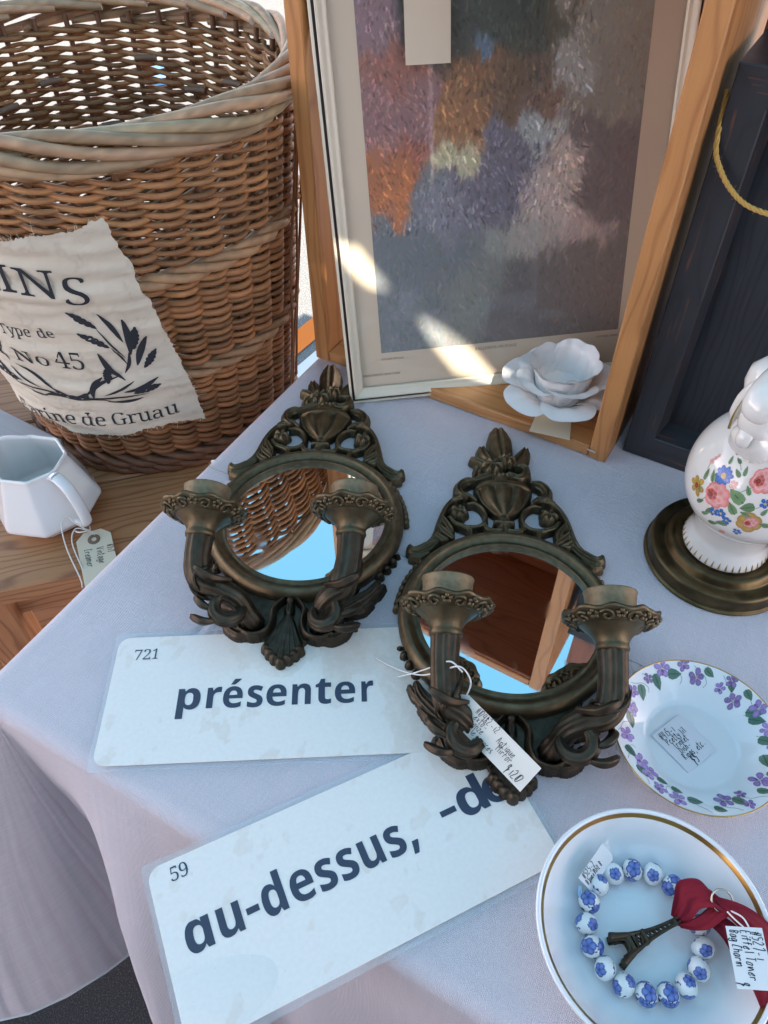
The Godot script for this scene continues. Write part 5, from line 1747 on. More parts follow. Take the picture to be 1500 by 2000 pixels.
func make_sconce(label: String, at: Vector3, turn: float, arms: Array) -> Node3D:
	var o := thing("mirror_sconce", label, "mirror sconce", at, "bronze mirror sconces on the cloth")
	o.rotation.y = turn
	part("crest", M.crest_mesh, M.bronze, o)
	part("shell_base", M.shell_mesh, M.bronze_dark, o)
	var ring := part("ring", M.ring_mesh, M.bronze, o)
	ring.position = Vector3(0, 0, -0.152)
	var mi := part("mirror", M.mirror_mesh, M.mirror_glass, o)
	mi.position = Vector3(0, 0.0098, -0.152)
	for side in 2:
		var f := 1.0 if side == 0 else -1.0
		var tilt := 0.36                                       # the cups point a little upwards
		var pan: Vector3 = arms[side]                          # (u, v, w) of the cup's pan
		var cup_at := pan - Vector3(0, cos(tilt), sin(tilt)) * 0.0185
		var root := Vector3(0.027 * f, 0.0395, 0.006)
		var to := func(p: Vector3) -> Vector3: return Vector3(p.x, p.z, -p.y)
		var g := Geo.new()
		g.flutes = 9
		g.flute_deep = 0.16
		var dx := cup_at.x - root.x
		var ax := Vector3(0, cos(tilt), sin(tilt))
		var pts := [root, root + Vector3(0.0015 * f, -0.001, 0.010), Vector3(root.x + dx * 0.10, 0.0405, 0.021), Vector3(root.x + dx * 0.24, 0.0445, 0.033), Vector3(root.x + dx * 0.50, 0.0475, 0.040), Vector3(root.x + dx * 0.80, 0.0515, 0.0425), Vector3(cup_at.x - 0.002 * f, 0.0595, cup_at.z - 0.0125), cup_at - ax * 0.017, cup_at + ax * 0.002]
		var p3 := []
		for p in pts: p3.append(to.call(p))
		var path := smooth(p3, 7)
		var rad := PackedFloat32Array()
		var kinds := [0.0088, 0.0084, 0.0080, 0.0082, 0.0090, 0.0100, 0.0104, 0.0098, 0.0106]
		for k in path.size():
			var q := float(k) / 7.0
			rad.append(lerpf(kinds[mini(int(q), 8)], kinds[mini(int(q) + 1, 8)], q - int(q)))
		g.tube(path, rad, 36)
		bronze_tone(g)
		var arm := part("candle_arm", g, M.bronze_dark, o)
		# scrolled leaf under the arm
		g = Geo.new()
		g.flutes = 7
		g.flute_deep = 0.22
		var curl := []
		var cx := root.x + dx * 0.38
		for k in 15:
			var a := deg_to_rad(150.0 + 21.0 * k)
			var rr_ := 0.0135 - 0.0004 * k
			curl.append(to.call(Vector3(cx + f * cos(a) * rr_ * 0.9, 0.0345 + sin(a) * rr_, 0.030 + 0.012 * k / 14.0)))
		var cpath := smooth(curl, 4)
		var crad := PackedFloat32Array()
		for k in cpath.size(): crad.append(0.0054 * pow(sin(PI * clampf(0.12 + 0.84 * k / (cpath.size() - 1.0), 0, 1)), 0.6))
		g.tube(cpath, crad, 28)
		g.flutes = 5
		for lf in [[Vector3(cx + 0.004 * f, 0.0235, 0.033), Vector3(cx + 0.014 * f, 0.0195, 0.037), Vector3(cx + 0.0225 * f, 0.0235, 0.035), Vector3(cx + 0.0255 * f, 0.0285, 0.031)], [Vector3(cx + 0.010 * f, 0.030, 0.038), Vector3(cx + 0.0185 * f, 0.0335, 0.040), Vector3(cx + 0.0235 * f, 0.0405, 0.037), Vector3(cx + 0.0225 * f, 0.0465, 0.033)], [Vector3(cx - 0.002 * f, 0.052, 0.048), Vector3(cx + 0.010 * f, 0.0465, 0.057), Vector3(cx + 0.020 * f, 0.049, 0.062), Vector3(cx + 0.025 * f, 0.054, 0.060)]]:
			var lp := []
			for p in lf: lp.append(to.call(p))
			var pth := smooth(lp, 6)
			var lr := PackedFloat32Array()
			for k in pth.size(): lr.append(0.0046 * pow(sin(PI * clampf(0.1 + 0.86 * k / (pth.size() - 1.0), 0, 1)), 0.7))
			g.tube(pth, lr, 20, Color.WHITE, false, true, 0.7)
		# acanthus ribs lapping round the elbow
		g.flutes = 0
		for k in 6:
			var q := 22 + k * 4
			if q + 9 >= path.size(): break
			var ang := TAU * k / 6.0 + 0.4
			var rib := PackedVector3Array()
			var rrr := PackedFloat32Array()
			for j in 9:
				var tg := (path[q + j + 1] - path[q + j]).normalized()
				var nn := tg.cross(Vector3(0.3, 0.8, 0.2)).normalized()
				var bb := tg.cross(nn)
				var aa := ang + 0.13 * j
				rib.append(path[q + j] + (nn * cos(aa) + bb * sin(aa)) * (rad[q + j] + 0.0006 + 0.0016 * (j / 8.0)))
				rrr.append(0.0016 * sin(PI * (0.15 + 0.8 * j / 8.0)))
			g.tube(rib, rrr, 10)
		bronze_tone(g)
		part("scroll_leaf", g, M.bronze_dark, arm)
		var cup := part("candle_cup", M.cup_mesh, M.bronze, arm)
		cup.position = to.call(cup_at)
		cup.rotation = Vector3(-PI / 2 + tilt, 0, 0)
		cup.rotate_object_local(Vector3.UP, 0.6 * side)
		var so := part("socket", M.socket_mesh, M.bronze_worn, arm)
		so.position = to.call(cup_at)
		so.rotation = Vector3(-PI / 2 + tilt, 0, 0)
	return o

func make_sconces() -> void:
	var patina := speckle(0.02, Color(0.72, 0.68, 0.62), Color(1.15, 1.12, 1.08), 14, 5)
	var gloss := speckle(0.03, Color(0.13, 0.13, 0.13), Color(0.34, 0.34, 0.34), 15, 5)
	M.bronze = triplanar(mat(0.150, 0.122, 0.076, 1.0, 0.92), 9.0)
	M.bronze_dark = triplanar(mat(0.078, 0.063, 0.046, 1.0, 0.88), 9.0)
	M.bronze_worn = triplanar(mat(0.23, 0.185, 0.115, 1.0, 0.6), 14.0)
	for m in [M.bronze, M.bronze_dark, M.bronze_worn]:
		m.albedo_texture = patina
		m.roughness_texture = gloss
		m.roughness_texture_channel = BaseMaterial3D.TEXTURE_CHANNEL_RED
	M.bronze_worn.roughness_texture = null
	M.bronze_worn.roughness = 0.6
	relief.resize(RU * RV)
	relief.fill(0.0)
	slim = 0.86
	carve_shell()
	M.shell_mesh = relief_mesh(-0.004 + RS, 0.119).done()
	relief.fill(0.0)
	slim = 0.90
	carve_crest()
	M.crest_mesh = relief_mesh(0.12, 0.384).done()
	var g := Geo.new()
	g.lathe([Vector2(0.0865, 0.0008), Vector2(0.0888, 0.003), Vector2(0.0892, 0.0075), Vector2(0.0882, 0.0112), Vector2(0.0882, 0.0112), Vector2(0.0874, 0.0132), Vector2(0.0856, 0.0158), Vector2(0.0832, 0.0170), Vector2(0.0816, 0.0168), Vector2(0.0806, 0.0160), Vector2(0.0806, 0.0160), Vector2(0.0800, 0.0148), Vector2(0.0775, 0.0132), Vector2(0.0755, 0.0128), Vector2(0.0742, 0.0136), Vector2(0.0733, 0.0146), Vector2(0.0724, 0.0146), Vector2(0.0720, 0.0138), Vector2(0.0719, 0.0090)], 144)
	bronze_tone(g)
	M.ring_mesh = g.done()
	g = Geo.new()
	var rim := PackedVector3Array()
	for k in 96: rim.append(Vector3(0.0724 * cos(TAU * k / 96), 0, 0.0724 * sin(TAU * k / 96)))
	g.fan(rim, Vector3.UP)
	for k in g.v.size(): g.t[k] = Vector2(g.v[k].x, g.v[k].z) * 6.5 + Vector2(0.5, 0.5)
	M.mirror_mesh = g.done()
	M.mirror_glass = mat(0.86, 0.88, 0.87, 0.0, 1.0)
	M.mirror_glass.roughness = 1.0
	var haze := noise(1.0, 88, 4)
	M.mirror_glass.roughness_texture = ImageTexture.create_from_image(pix(256, 256, func(x: int, y: int) -> Color:
		var p := Vector2(x / 256.0, y / 256.0)
		var edge := smoothstep(0.40, 0.49, p.distance_to(Vector2(0.5, 0.5)))
		var q := haze.get_noise_2d(p.x * 3.2, p.y * 3.2) + 0.3 * haze.get_noise_2d(p.x * 14.0, p.y * 5.0)
		var r := 0.012 + 0.05 * smoothstep(0.26, 0.42, q) + 0.05 * edge + 0.03 * maxf(0.0, haze.get_noise_2d(p.x * 40, p.y * 40))
		return Color(r, r, r)))
	M.mirror_glass.roughness_texture_channel = BaseMaterial3D.TEXTURE_CHANNEL_RED
	# candle cup: a bell under a wide scrolled pan
	g = Geo.new()
	g.lathe([Vector2(0.0085, -0.001), Vector2(0.0118, 0.0), Vector2(0.0124, 0.0022), Vector2(0.0118, 0.0042), Vector2(0.0118, 0.0060), Vector2(0.0140, 0.0098), Vector2(0.0178, 0.0136), Vector2(0.0212, 0.0162), Vector2(0.0226, 0.0172), Vector2(0.0226, 0.0172), Vector2(0.0234, 0.0166), Vector2(0.0246, 0.0170), Vector2(0.0275, 0.0192), Vector2(0.0310, 0.0212), Vector2(0.0338, 0.0226), Vector2(0.0348, 0.0240), Vector2(0.0340, 0.0256), Vector2(0.0315, 0.0252), Vector2(0.027, 0.0238), Vector2(0.022, 0.0232), Vector2(0.017, 0.0232)], 128, Color.WHITE, Vector3.ZERO, func(p: Vector3, a: float) -> Vector3:
		var r := Vector2(p.x, p.z).length()
		var k := smoothstep(0.026, 0.0345, r)
		var s := 1.0 + k * (0.035 * absf(cos(a * 5.0)) + 0.012 * sin(a * 20.0) - 0.02)
		return Vector3(p.x * s, p.y + k * 0.0012 * sin(a * 10.0), p.z * s))
	for k in 10:
		var a0 := TAU * k / 10.0
		var sgn := 1.0 if k % 2 == 0 else -1.0
		var pts := []
		for j in 11:
			var q := j / 10.0
			var aa := q * 7.2 + 0.6
			var rr_ := 0.0048 * (1.0 - 0.72 * q)
			var lat := cos(aa) * rr_ * sgn
			var up := sin(aa) * rr_
			var rho := 0.0285 + up
			var th := a0 + lat / 0.029
			pts.append(Vector3(cos(th) * rho, 0.0192 + (rho - 0.0285) * 0.62 - 0.0004, -sin(th) * rho))
		g.tube(smooth(pts, 3), 0.00125, 7)
		var fl := a0 + TAU / 20.0
		for j in 5:
			var b := TAU * j / 5.0
			var rho := 0.0302 + 0.0026 * cos(b)
			var th := fl + 0.0026 * sin(b) / 0.03
			var c := Vector3(cos(th) * rho, 0.0203 + (rho - 0.0302) * 0.6 - 0.0006, -sin(th) * rho)
			g.tube(PackedVector3Array([c + Vector3(0, -0.0010, 0), c + Vector3(0, -0.0003, 0), c + Vector3(0, 0.0008, 0)]), PackedFloat32Array([0.0007, 0.0015, 0.0017]), 8)
	bronze_tone(g)
	M.cup_mesh = g.done()
	g = Geo.new()
	g.lathe([Vector2(0.0190, 0.0230), Vector2(0.0186, 0.0255), Vector2(0.0182, 0.0350), Vector2(0.0188, 0.0405), Vector2(0.0195, 0.0422), Vector2(0.0191, 0.0432), Vector2(0.0178, 0.0430), Vector2(0.0172, 0.0418), Vector2(0.0168, 0.028), Vector2(0.001, 0.0275)], 64)
	bronze_tone(g)
	M.socket_mesh = g.done()
	make_sconce("bronze round mirror sconce nearer the basket, its glass reflecting wicker and sky", Vector3(-0.0834, 0.0006, -0.3079), -0.0815, [Vector3(0.0490, 0.1095, 0.066), Vector3(-0.0725, 0.1025, 0.065)])
	make_sconce("bronze round mirror sconce with a tied price tag, its glass reflecting brown wood", Vector3(0.0846, 0.0006, -0.1993), -0.0940, [Vector3(0.0665, 0.1110, 0.065), Vector3(-0.0512, 0.1140, 0.066)])
	make_sconce_tag()

func make_sconce_tag() -> void:
	var xf := frame(Vector3(0.0949 - 0.0475, -0.010, -0.2050 + 0.2580), Vector3(0.05, 0.12, -0.09), Vector3(0.0455, 0.0445, -0.2585))
	var t := thing("price_tag", "white handwritten hang tag tied to the sconce that mirrors brown wood", "price tag", xf.origin)
	var loc := Transform3D(xf.basis, Vector3.ZERO)
	var g := Geo.new()
	g.slab(PackedVector2Array([Vector2(0, -0.006), Vector2(0.007, -0.0115), Vector2(0.073, -0.0115), Vector2(0.073, 0.0115), Vector2(0.007, 0.0115), Vector2(0, 0.006)]), 0.0004, loc)
	part("card", g, mat(0.76, 0.74, 0.68, 0.85), t)
	g = Geo.new()
	eyelet(g, loc * Transform3D(Basis(), Vector3(0.0085, 0, 0.0005)), 0.0022, 0.0050)
	part("eyelet", g, mat(0.13, 0.085, 0.06, 0.8), t)
	g = Geo.new()
	var on := plane_of(loc, 0.0006)
	var pen := Color(0.015, 0.015, 0.02)
	handwrite(g, "#0482-12", 0.017, 0.0058, 0.00537, 0.00036, on, pen)
	handwrite(g, "Gexto-", 0.019, 0.0016, 0.00516, 0.00036, on, pen)
	handwrite(g, "Antique", 0.040, 0.0016, 0.00537, 0.00036, on, pen)
	handwrite(g, "Bronze", 0.017, -0.0030, 0.00516, 0.00036, on, pen)
	handwrite(g, "Mirror", 0.043, -0.0030, 0.00537, 0.00036, on, pen)
	handwrite(g, "Candle sconces", 0.0145, -0.0078, 0.00495, 0.00036, on, pen)
	handwrite(g, "$120", 0.0560, -0.0088, 0.00681, 0.00048, on, pen)
	part("handwriting", g, mat(1, 1, 1, 0.8), t)
	g = Geo.new()
	for line in [[Vector3(-0.0090, 0.004, -0.3180), Vector3(0.0100, 0.010, -0.3030), Vector3(0.0260, 0.026, -0.2890), Vector3(0.0380, 0.048, -0.2790), Vector3(0.0500, 0.0690, -0.2700), Vector3(0.0575, 0.0600, -0.2640), Vector3(0.0545, 0.0500, -0.2580), Vector3(0.0500, 0.0455, -0.2555)], [Vector3(0.0090, 0.005, -0.3000), Vector3(0.0210, 0.020, -0.2945), Vector3(0.0330, 0.044, -0.2850), Vector3(0.0440, 0.066, -0.2760), Vector3(0.0520, 0.0650, -0.2680)], [Vector3(0.0500, 0.0458, -0.2555), Vector3(0.0440, 0.0480, -0.2600), Vector3(0.0405, 0.0520, -0.2660), Vector3(0.0400, 0.0570, -0.2720)], [Vector3(0.0525, 0.0455, -0.2530), Vector3(0.0470, 0.0485, -0.2570), Vector3(0.0430, 0.0530, -0.2640)]]:
		g.tube(smooth(line, 8), 0.0006, 6)
	for k in g.v.size(): g.v[k] -= xf.origin
	part("string", g, mat(0.74, 0.73, 0.70, 0.9), t)

# ---------------------------------------------------------------- laminated word cards
const LIE := Basis(Vector3(1, 0, 0), Vector3(0, 0, -1), Vector3(0, 1, 0))

func card_paper(sd: int, spots: Array) -> ImageTexture:
	var nz := noise(1.0, sd, 4)
	var fine := noise(1.0, sd + 3, 2)
	return ImageTexture.create_from_image(pix(400, 176, func(x: int, y: int) -> Color:
		var u := x / 400.0
		var v := y / 176.0 * 0.44
		var k := 0.0
		for s in spots:
			var d := Vector2((u - s[0]) / s[2], (v - s[1] * 0.44) / s[3])
			k = maxf(k, 1.0 - d.length())
		var q := k + 0.16 * nz.get_noise_2d(u * 7.0 + 3.0 * v, v * 5.0 - 2.0 * u)
		var stain := smoothstep(0.05, 0.065, q) * (0.6 + 0.4 * smoothstep(-0.25, 0.1, nz.get_noise_2d(u * 24.0, v * 24.0))) * (0.75 + 0.25 * smoothstep(0.2, 0.5, q))
		var c := Color(0.92, 0.84, 0.775).lerp(Color(0.78, 0.665, 0.56), stain * 0.6)
		var g := 1.0 + 0.035 * fine.get_noise_2d(u * 60, v * 60) - (0.2 if fine.get_noise_2d(u * 160 + 50, v * 160) > 0.80 else 0.0)
		return Color(c.r * g, c.g * g, c.b * g).linear_to_srgb()))

func make_card(label: String, at: Vector3, turn: float, tex: ImageTexture) -> Node3D:
	var o := thing("word_card", label, "flash card", at, "laminated French word cards")
	o.rotation.y = turn
	var m := mat(1, 1, 1, 0.55)
	m.albedo_texture = tex
	m.uv1_scale = Vector3(1 / 0.25, -1 / 0.1079, 1)
	m.uv1_offset = Vector3(0.5, 0.5, 0)
	m.clearcoat_enabled = true
	m.clearcoat = 0.55
	m.clearcoat_roughness = 0.12
	var g := Geo.new()
	g.slab(rounded(0.25, 0.1079, 0.009), 0.0005, Transform3D(LIE, Vector3(0, 0.0012, 0)))
	part("card", g, m, o)
	var clear := StandardMaterial3D.new()
	clear.transparency = BaseMaterial3D.TRANSPARENCY_ALPHA
	clear.albedo_color = Color(1, 1, 1, 0.07)
	clear.roughness = 0.12
	clear.cull_mode = BaseMaterial3D.CULL_DISABLED
	M.film = clear
	g = Geo.new()
	g.slab(rounded(0.2565, 0.1165, 0.003), 0.0002, Transform3D(LIE, Vector3(0, 0.0008, 0)))
	part("clear_sleeve", g, clear, o)
	return o

# a one-storey a: the letter d cut off at the height of the small letters
func round_a(g: Geo, x0: float, x1: float, y: float, em: float, onto: Callable, col: Color) -> void:
	var a := text_flat("d", "Droid Sans", 700)
	var pts := PackedVector2Array()
	var hi := 0.0
	for p in a[0]: hi = maxf(hi, p.x)
	for p in a[0]: pts.append(Vector2(lerpf(x0, x1, p.x / hi), y + minf(p.y, 0.555) * em))
	g.print_on(pts, a[1], onto, col)

func make_cards() -> void:
	var ink := Color(0.026, 0.038, 0.075)
	var paint := mat(1, 1, 1, 0.5)
	paint.clearcoat_enabled = true
	paint.clearcoat = 0.5
	var on := plane_of(Transform3D(LIE, Vector3(0, 0.0017, 0)), 0.00025)
	var o := make_card("white word card printed présenter under both mirror sconces", Vector3(-0.0886, 0.0012, -0.2903), deg_to_rad(1.62), card_paper(201, [[0.52, 0.08, 0.10, 0.16], [0.80, 0.12, 0.16, 0.13], [0.70, 0.30, 0.05, 0.16], [0.97, 0.72, 0.13, 0.16], [0.9, 0.45, 0.08, 0.1]]))
	var g := Geo.new()
	for q in [["p", 385, 475], ["r", 500, 556], ["é", 564, 641], ["s", 660, 721], ["e", 735, 814], ["n", 836, 910], ["t", 928, 990], ["e", 1005, 1085], ["r", 1110, 1157]]:
		text_fit(g, q[0], "Droid Sans", 700, (q[1] - 385) * 0.0001928 - 0.0708, (q[2] - 385) * 0.0001928 - 0.0708, -0.0119, 0.0315, on, ink)
	text_fit(g, "7", "Droid Serif", 400, -0.1106, -0.1048, 0.0328, 0.0130, on, ink)
	text_fit(g, "2", "Droid Serif", 400, -0.1036, -0.0978, 0.0330, 0.0130, on, ink)
	text_fit(g, "1", "Droid Serif", 400, -0.0964, -0.0918, 0.0332, 0.0130, on, ink)
	part("printed_word", g, paint, o)
	o = make_card("white word card printed au-dessus, hanging over the table edge", Vector3(-0.0226, 0.0010, -0.163), deg_to_rad(23.924), card_paper(207, [[0.93, 0.04, 0.14, 0.18], [0.99, 0.3, 0.12, 0.12]]))
	g = Geo.new()
	round_a(g, -0.1135, -0.0955, -0.0060, 0.0335, on, ink)
	text_fit(g, "u-dessus,", "Droid Sans", 700, -0.0910, 0.0445, -0.0060, 0.0335, on, ink)
	for q in [["-", 0.0655, 0.0770], ["d", 0.0795, 0.1000], ["e", 0.0995, 0.1180]]:
		text_fit(g, q[0], "Droid Sans", 700, q[1], q[2], -0.0034, 0.0335, on, ink)
	text_fit(g, "5", "Droid Serif", 400, -0.1112, -0.1062, 0.0402, 0.0128, on, ink)
	text_fit(g, "9", "Droid Serif", 400, -0.1052, -0.0998, 0.0402, 0.0128, on, ink)
	part("printed_word", g, paint, o)
	# film lifted off the lower left corner
	g = Geo.new()
	var rows := []
	for r in 15:
		var row := PackedVector3Array()
		for k in 31:
			var a := lerpf(-PI * 0.42, PI * 0.5, k / 30.0)
			var d := r / 14.0
			var q := Vector2(-0.1235 + cos(a) * 0.058 * d, -0.034 + sin(a) * 0.022 * d)
			row.append(Vector3(q.x, 0.00195 + 0.0050 * pow(1.0 - d, 0.8) + 0.0005 * sin(q.x * 260.0 + q.y * 180.0) * (1.0 - d), -q.y))
		rows.append(row)
	g.grid(rows)
	part("lifted_film", g, M.film, o)

# ---------------------------------------------------------------- saucer with violets
func make_saucer() -> void:
	var at := Vector3(0.2169, 0.0008, -0.2397)
	var o := thing("saucer", "white china saucer with a border of purple violets and green leaves", "saucer", at)
	var china := mat(0.80, 0.81, 0.82, 0.07)
	china.clearcoat_enabled = true
	china.clearcoat = 0.6
	china.clearcoat_roughness = 0.03
	M.china = china
	var inside := [[0.0, 0.0072], [0.030, 0.0074], [0.0325, 0.0080], [0.0345, 0.0096], [0.039, 0.0128], [0.046, 0.0180], [0.053, 0.0228], [0.0575, 0.0254], [0.058, 0.0258]]
	var prof := [Vector2(0.001, 0.003), Vector2(0.029, 0.003), Vector2(0.0300, 0.0), Vector2(0.0322, 0.0), Vector2(0.0335, 0.003), Vector2(0.046, 0.0138), Vector2(0.0565, 0.0232), Vector2(0.0581, 0.0252), Vector2(0.0580, 0.0258)]
	for k in range(inside.size() - 2, -1, -1): prof.append(Vector2(maxf(inside[k][0], 0.0005), inside[k][1]))
	var g := Geo.new()
	g.lathe(prof, 120)
	part("dish", g, china, o)
	g = Geo.new()
	var ring := PackedVector3Array()
	for k in 120: ring.append(Vector3(0.0580 * cos(TAU * k / 120), 0.0256, 0.0580 * sin(TAU * k / 120)))
	g.tube(ring, 0.00045, 8, Color.WHITE, true)
	part("gold_rim", g, M.gold, o)
	var on := func(p: Vector2) -> Array:
		var r := minf(p.length(), 0.0576)
		var d := p.normalized()
		var y := curve_at(inside, r)
		var sl := (curve_at(inside, r + 0.001) - curve_at(inside, r - 0.001)) / 0.002
		var n := Vector3(-d.x * sl, 1.0, -d.y * sl).normalized()
		return [Vector3(d.x * r, y, d.y * r) + n * 0.00018, n]
	var lift := func(p: Vector2) -> Array:
		var w: Array = on.call(p)
		return [w[0] + w[1] * 0.00008, w[1]]
	g = Geo.new()
	var pol := func(a: float, r: float) -> Vector2: return Vector2(cos(deg_to_rad(a)), sin(deg_to_rad(a))) * r
	for q in [[-93, 0.0495, 0.0], [-110, 0.0470, 1.2], [-129, 0.0464, 1.5], [-154, 0.0500, 0.4], [-161, 0.0445, 1.5], [-65, 0.0535, 0.9], [-46, 0.0520, 1.7], [-14, 0.0480, 0.5], [5, 0.0482, 0.6], [23, 0.0467, 1.6], [168, 0.0497, 0.9], [151, 0.0504, 1.1], [136, 0.0429, 0.6], [107, 0.0469, 0.2], [71, 0.0488, 0.7], [51, 0.0519, 0.2], [122, 0.0428, 0.6], [-33, 0.0540, 1.3], [-20, 0.049, 0.4], [35, 0.052, 1.0], [90, 0.052, 0.4]]:
		var k := rr(0.8, 1.3)
		var size := 0.0102 if absf(q[1] - 0.0475) < 0.004 else 0.008
		leaf_print(g, pol.call(q[0], q[1]), q[2], size, size * 0.68, on, Color(0.085 * k, 0.17 * k, 0.115 * k), Color(0.035, 0.08, 0.05))
	for q in [[-102, 0.0540, 0.0062], [-85, 0.0555, 0.005], [-74, 0.0485, 0.0062], [-117, 0.0510, 0.0038], [-136, 0.0512, 0.005], [-149, 0.0455, 0.0052], [-177, 0.0482, 0.0062], [159, 0.0450, 0.0062], [148, 0.0455, 0.0068], [134, 0.0510, 0.0052], [120, 0.0510, 0.0062], [82, 0.0445, 0.0062], [65, 0.0443, 0.0036], [68, 0.0530, 0.004], [43, 0.0468, 0.0064], [-21, 0.0530, 0.006], [-38, 0.0451, 0.0058], [-53, 0.0474, 0.0040], [-48, 0.0550, 0.0046], [-4, 0.0506, 0.005], [10, 0.053, 0.0058], [28, 0.0535, 0.005]]:
		var k := rr(0.75, 1.25)
		var c: Vector2 = pol.call(q[0], q[1])
		var turn := rr(0, TAU)
		petals(g, c, q[2], 5, q[2] * 0.34, lift, Color(0.28 * k, 0.17 * k, 0.42 * k), Color(0.40 * k, 0.27 * k, 0.52 * k), turn)
		petals(g, c, q[2] * 0.72, 2, q[2] * 0.22, lift, Color(0.13, 0.055, 0.22), Color(0.2, 0.1, 0.3), turn + 0.6)
		petals(g, c, q[2] * 0.15, 5, q[2] * 0.09, lift, Color(0.6, 0.55, 0.35), Color(0.6, 0.55, 0.35))
	for k in 17:
		var a := k * 21.7 - 120.0
		ribbon(g, smooth2([pol.call(a, 0.0555), pol.call(a + 4.0, 0.0525), pol.call(a + 9.0, 0.0505), pol.call(a + 12.0, 0.0465), pol.call(a + 10.0, 0.0435)], 4), 0.0003, on, Color(0.16, 0.24, 0.17))
	part("violet_border", g, M.paint, o)
	# handwritten price label lying in it
	var xf := frame(Vector3(0.0239, 0.0006, -0.0160), Vector3(-0.0194, 0.0004, -0.0273), Vector3(0.2114, 0.0092, -0.2405))
	var t := thing("price_label", "small white handwritten price label in the violet saucer", "price tag", xf.origin)
	var loc := Transform3D(xf.basis, Vector3.ZERO)
	g = Geo.new()
	g.slab(PackedVector2Array([Vector2(-0.0145, -0.0168), Vector2(0.0145, -0.0168), Vector2(0.0145, 0.0168), Vector2(-0.0145, 0.0168)]), 0.0002, loc)
	part("card", g, mat(0.72, 0.69, 0.72, 0.8), t)
	g = Geo.new()
	var pl := plane_of(loc, 0.00035)
	var pen := Color(0.012, 0.012, 0.016)
	handwrite(g, "#415-1", -0.0115, 0.0095, 0.00531, 0.00048, pl, pen)
	handwrite(g, "Pretty lil", -0.0105, 0.0045, 0.00480, 0.00048, pl, pen)
	handwrite(g, "Trinket", -0.0085, -0.0002, 0.00463, 0.00048, pl, pen)
	handwrite(g, "Dish-", -0.0075, -0.0048, 0.00463, 0.00048, pl, pen)
	handwrite(g, "Rings, etc.", -0.0090, -0.0096, 0.00480, 0.00048, pl, pen)
	handwrite(g, "$5", -0.0058, -0.0152, 0.00600, 0.00059, pl, pen)
	part("handwriting", g, mat(1, 1, 1, 0.8), t)

# ---------------------------------------------------------------- white plate with a gold line, bracelet and charm in it
func make_plate() -> void:
	var at := Vector3(0.1521, 0.0008, -0.1167)
	var o := thing("plate", "small white bowl-shaped plate with a gold line inside its rim", "plate", at)
	var g := Geo.new()
	g.lathe([Vector2(0.001, 0.004), Vector2(0.034, 0.004), Vector2(0.0350, 0.0), Vector2(0.0380, 0.0), Vector2(0.0395, 0.004), Vector2(0.053, 0.0150), Vector2(0.0635, 0.0280), Vector2(0.0672, 0.0340), Vector2(0.0678, 0.0358), Vector2(0.0672, 0.0370), Vector2(0.0660, 0.0372), Vector2(0.0650, 0.0364), Vector2(0.0625, 0.0325), Vector2(0.0585, 0.0262), Vector2(0.0525, 0.0190), Vector2(0.0455, 0.0135), Vector2(0.0400, 0.0112), Vector2(0.034, 0.0104), Vector2(0.001, 0.0100)], 128)
	part("dish", g, M.china, o)
	g = Geo.new()
	var rows := []
	for q in [[0.0645, 0.03585], [0.0637, 0.0346], [0.0628, 0.0332]]:
		var row := PackedVector3Array()
		for k in 129:
			var a := TAU * k / 128.0
			row.append(Vector3(cos(a) * q[0], q[1] + 0.00012, sin(a) * q[0]))
		rows.append(row)
	g.grid(rows)
	part("gold_line", g, M.gold, o)

func bead_mesh(flowers: Array) -> ArrayMesh:
	var g := Geo.new()
	var rows := []
	var R := 0.0068
	for r in 41:
		var t := lerpf(0.17, PI - 0.17, r / 40.0)
		var row := PackedVector3Array()
		for k in 72:
			var a := TAU * k / 72
			row.append(Vector3(sin(t) * cos(a), cos(t) * 0.90, -sin(t) * sin(a)) * R)
		rows.append(row)
	rows.reverse()
	var nz := noise(1.0, 77, 2)
	g.grid(rows, true, func(_r: int, _k: int, p: Vector3) -> Color:
		var n := p.normalized()
		var c := Color(0.80, 0.80, 0.79)
		for f in flowers:
			var m := Vector3(f[0], f[1], f[2]).normalized()
			var s: float = f[3]
			var d := n.angle_to(m) / s
			if d > 1.4: continue
			var x := m.cross(Vector3(0.2, 0.9, 0.4)).normalized()
			var ang := atan2(n.dot(m.cross(x)), n.dot(x))
			if f[4] == 0:                                                     # blossom
				var edge := 0.82 + 0.18 * absf(cos(ang * 2.5))
				if d < edge:
					var q := d / edge
					c = Color(0.12, 0.20, 0.52).lerp(Color(0.02, 0.04, 0.26), smoothstep(0.55, 0.0, q))
					c = c.lerp(Color(0.015, 0.03, 0.19), smoothstep(0.80, 0.93, q))
					c = c.lerp(Color(0.02, 0.04, 0.24), 0.8 * smoothstep(0.75, 1.0, absf(sin(ang * 2.5))) * smoothstep(0.2, 0.5, q))
					if q < 0.14: c = Color(0.02, 0.03, 0.16)
			elif f[4] == 1:                                                   # twig with leaves
				var along := d * cos(ang)
				var off := absf(d * sin(ang) - 0.12 * sin(along * 5.0))
				if absf(along) < 1.0 and off < 0.09 + 0.17 * maxf(0.0, sin(along * 8.0 + f[0] * 9.0)):
					c = Color(0.03, 0.05, 0.24)
		return c)
	return g.done()

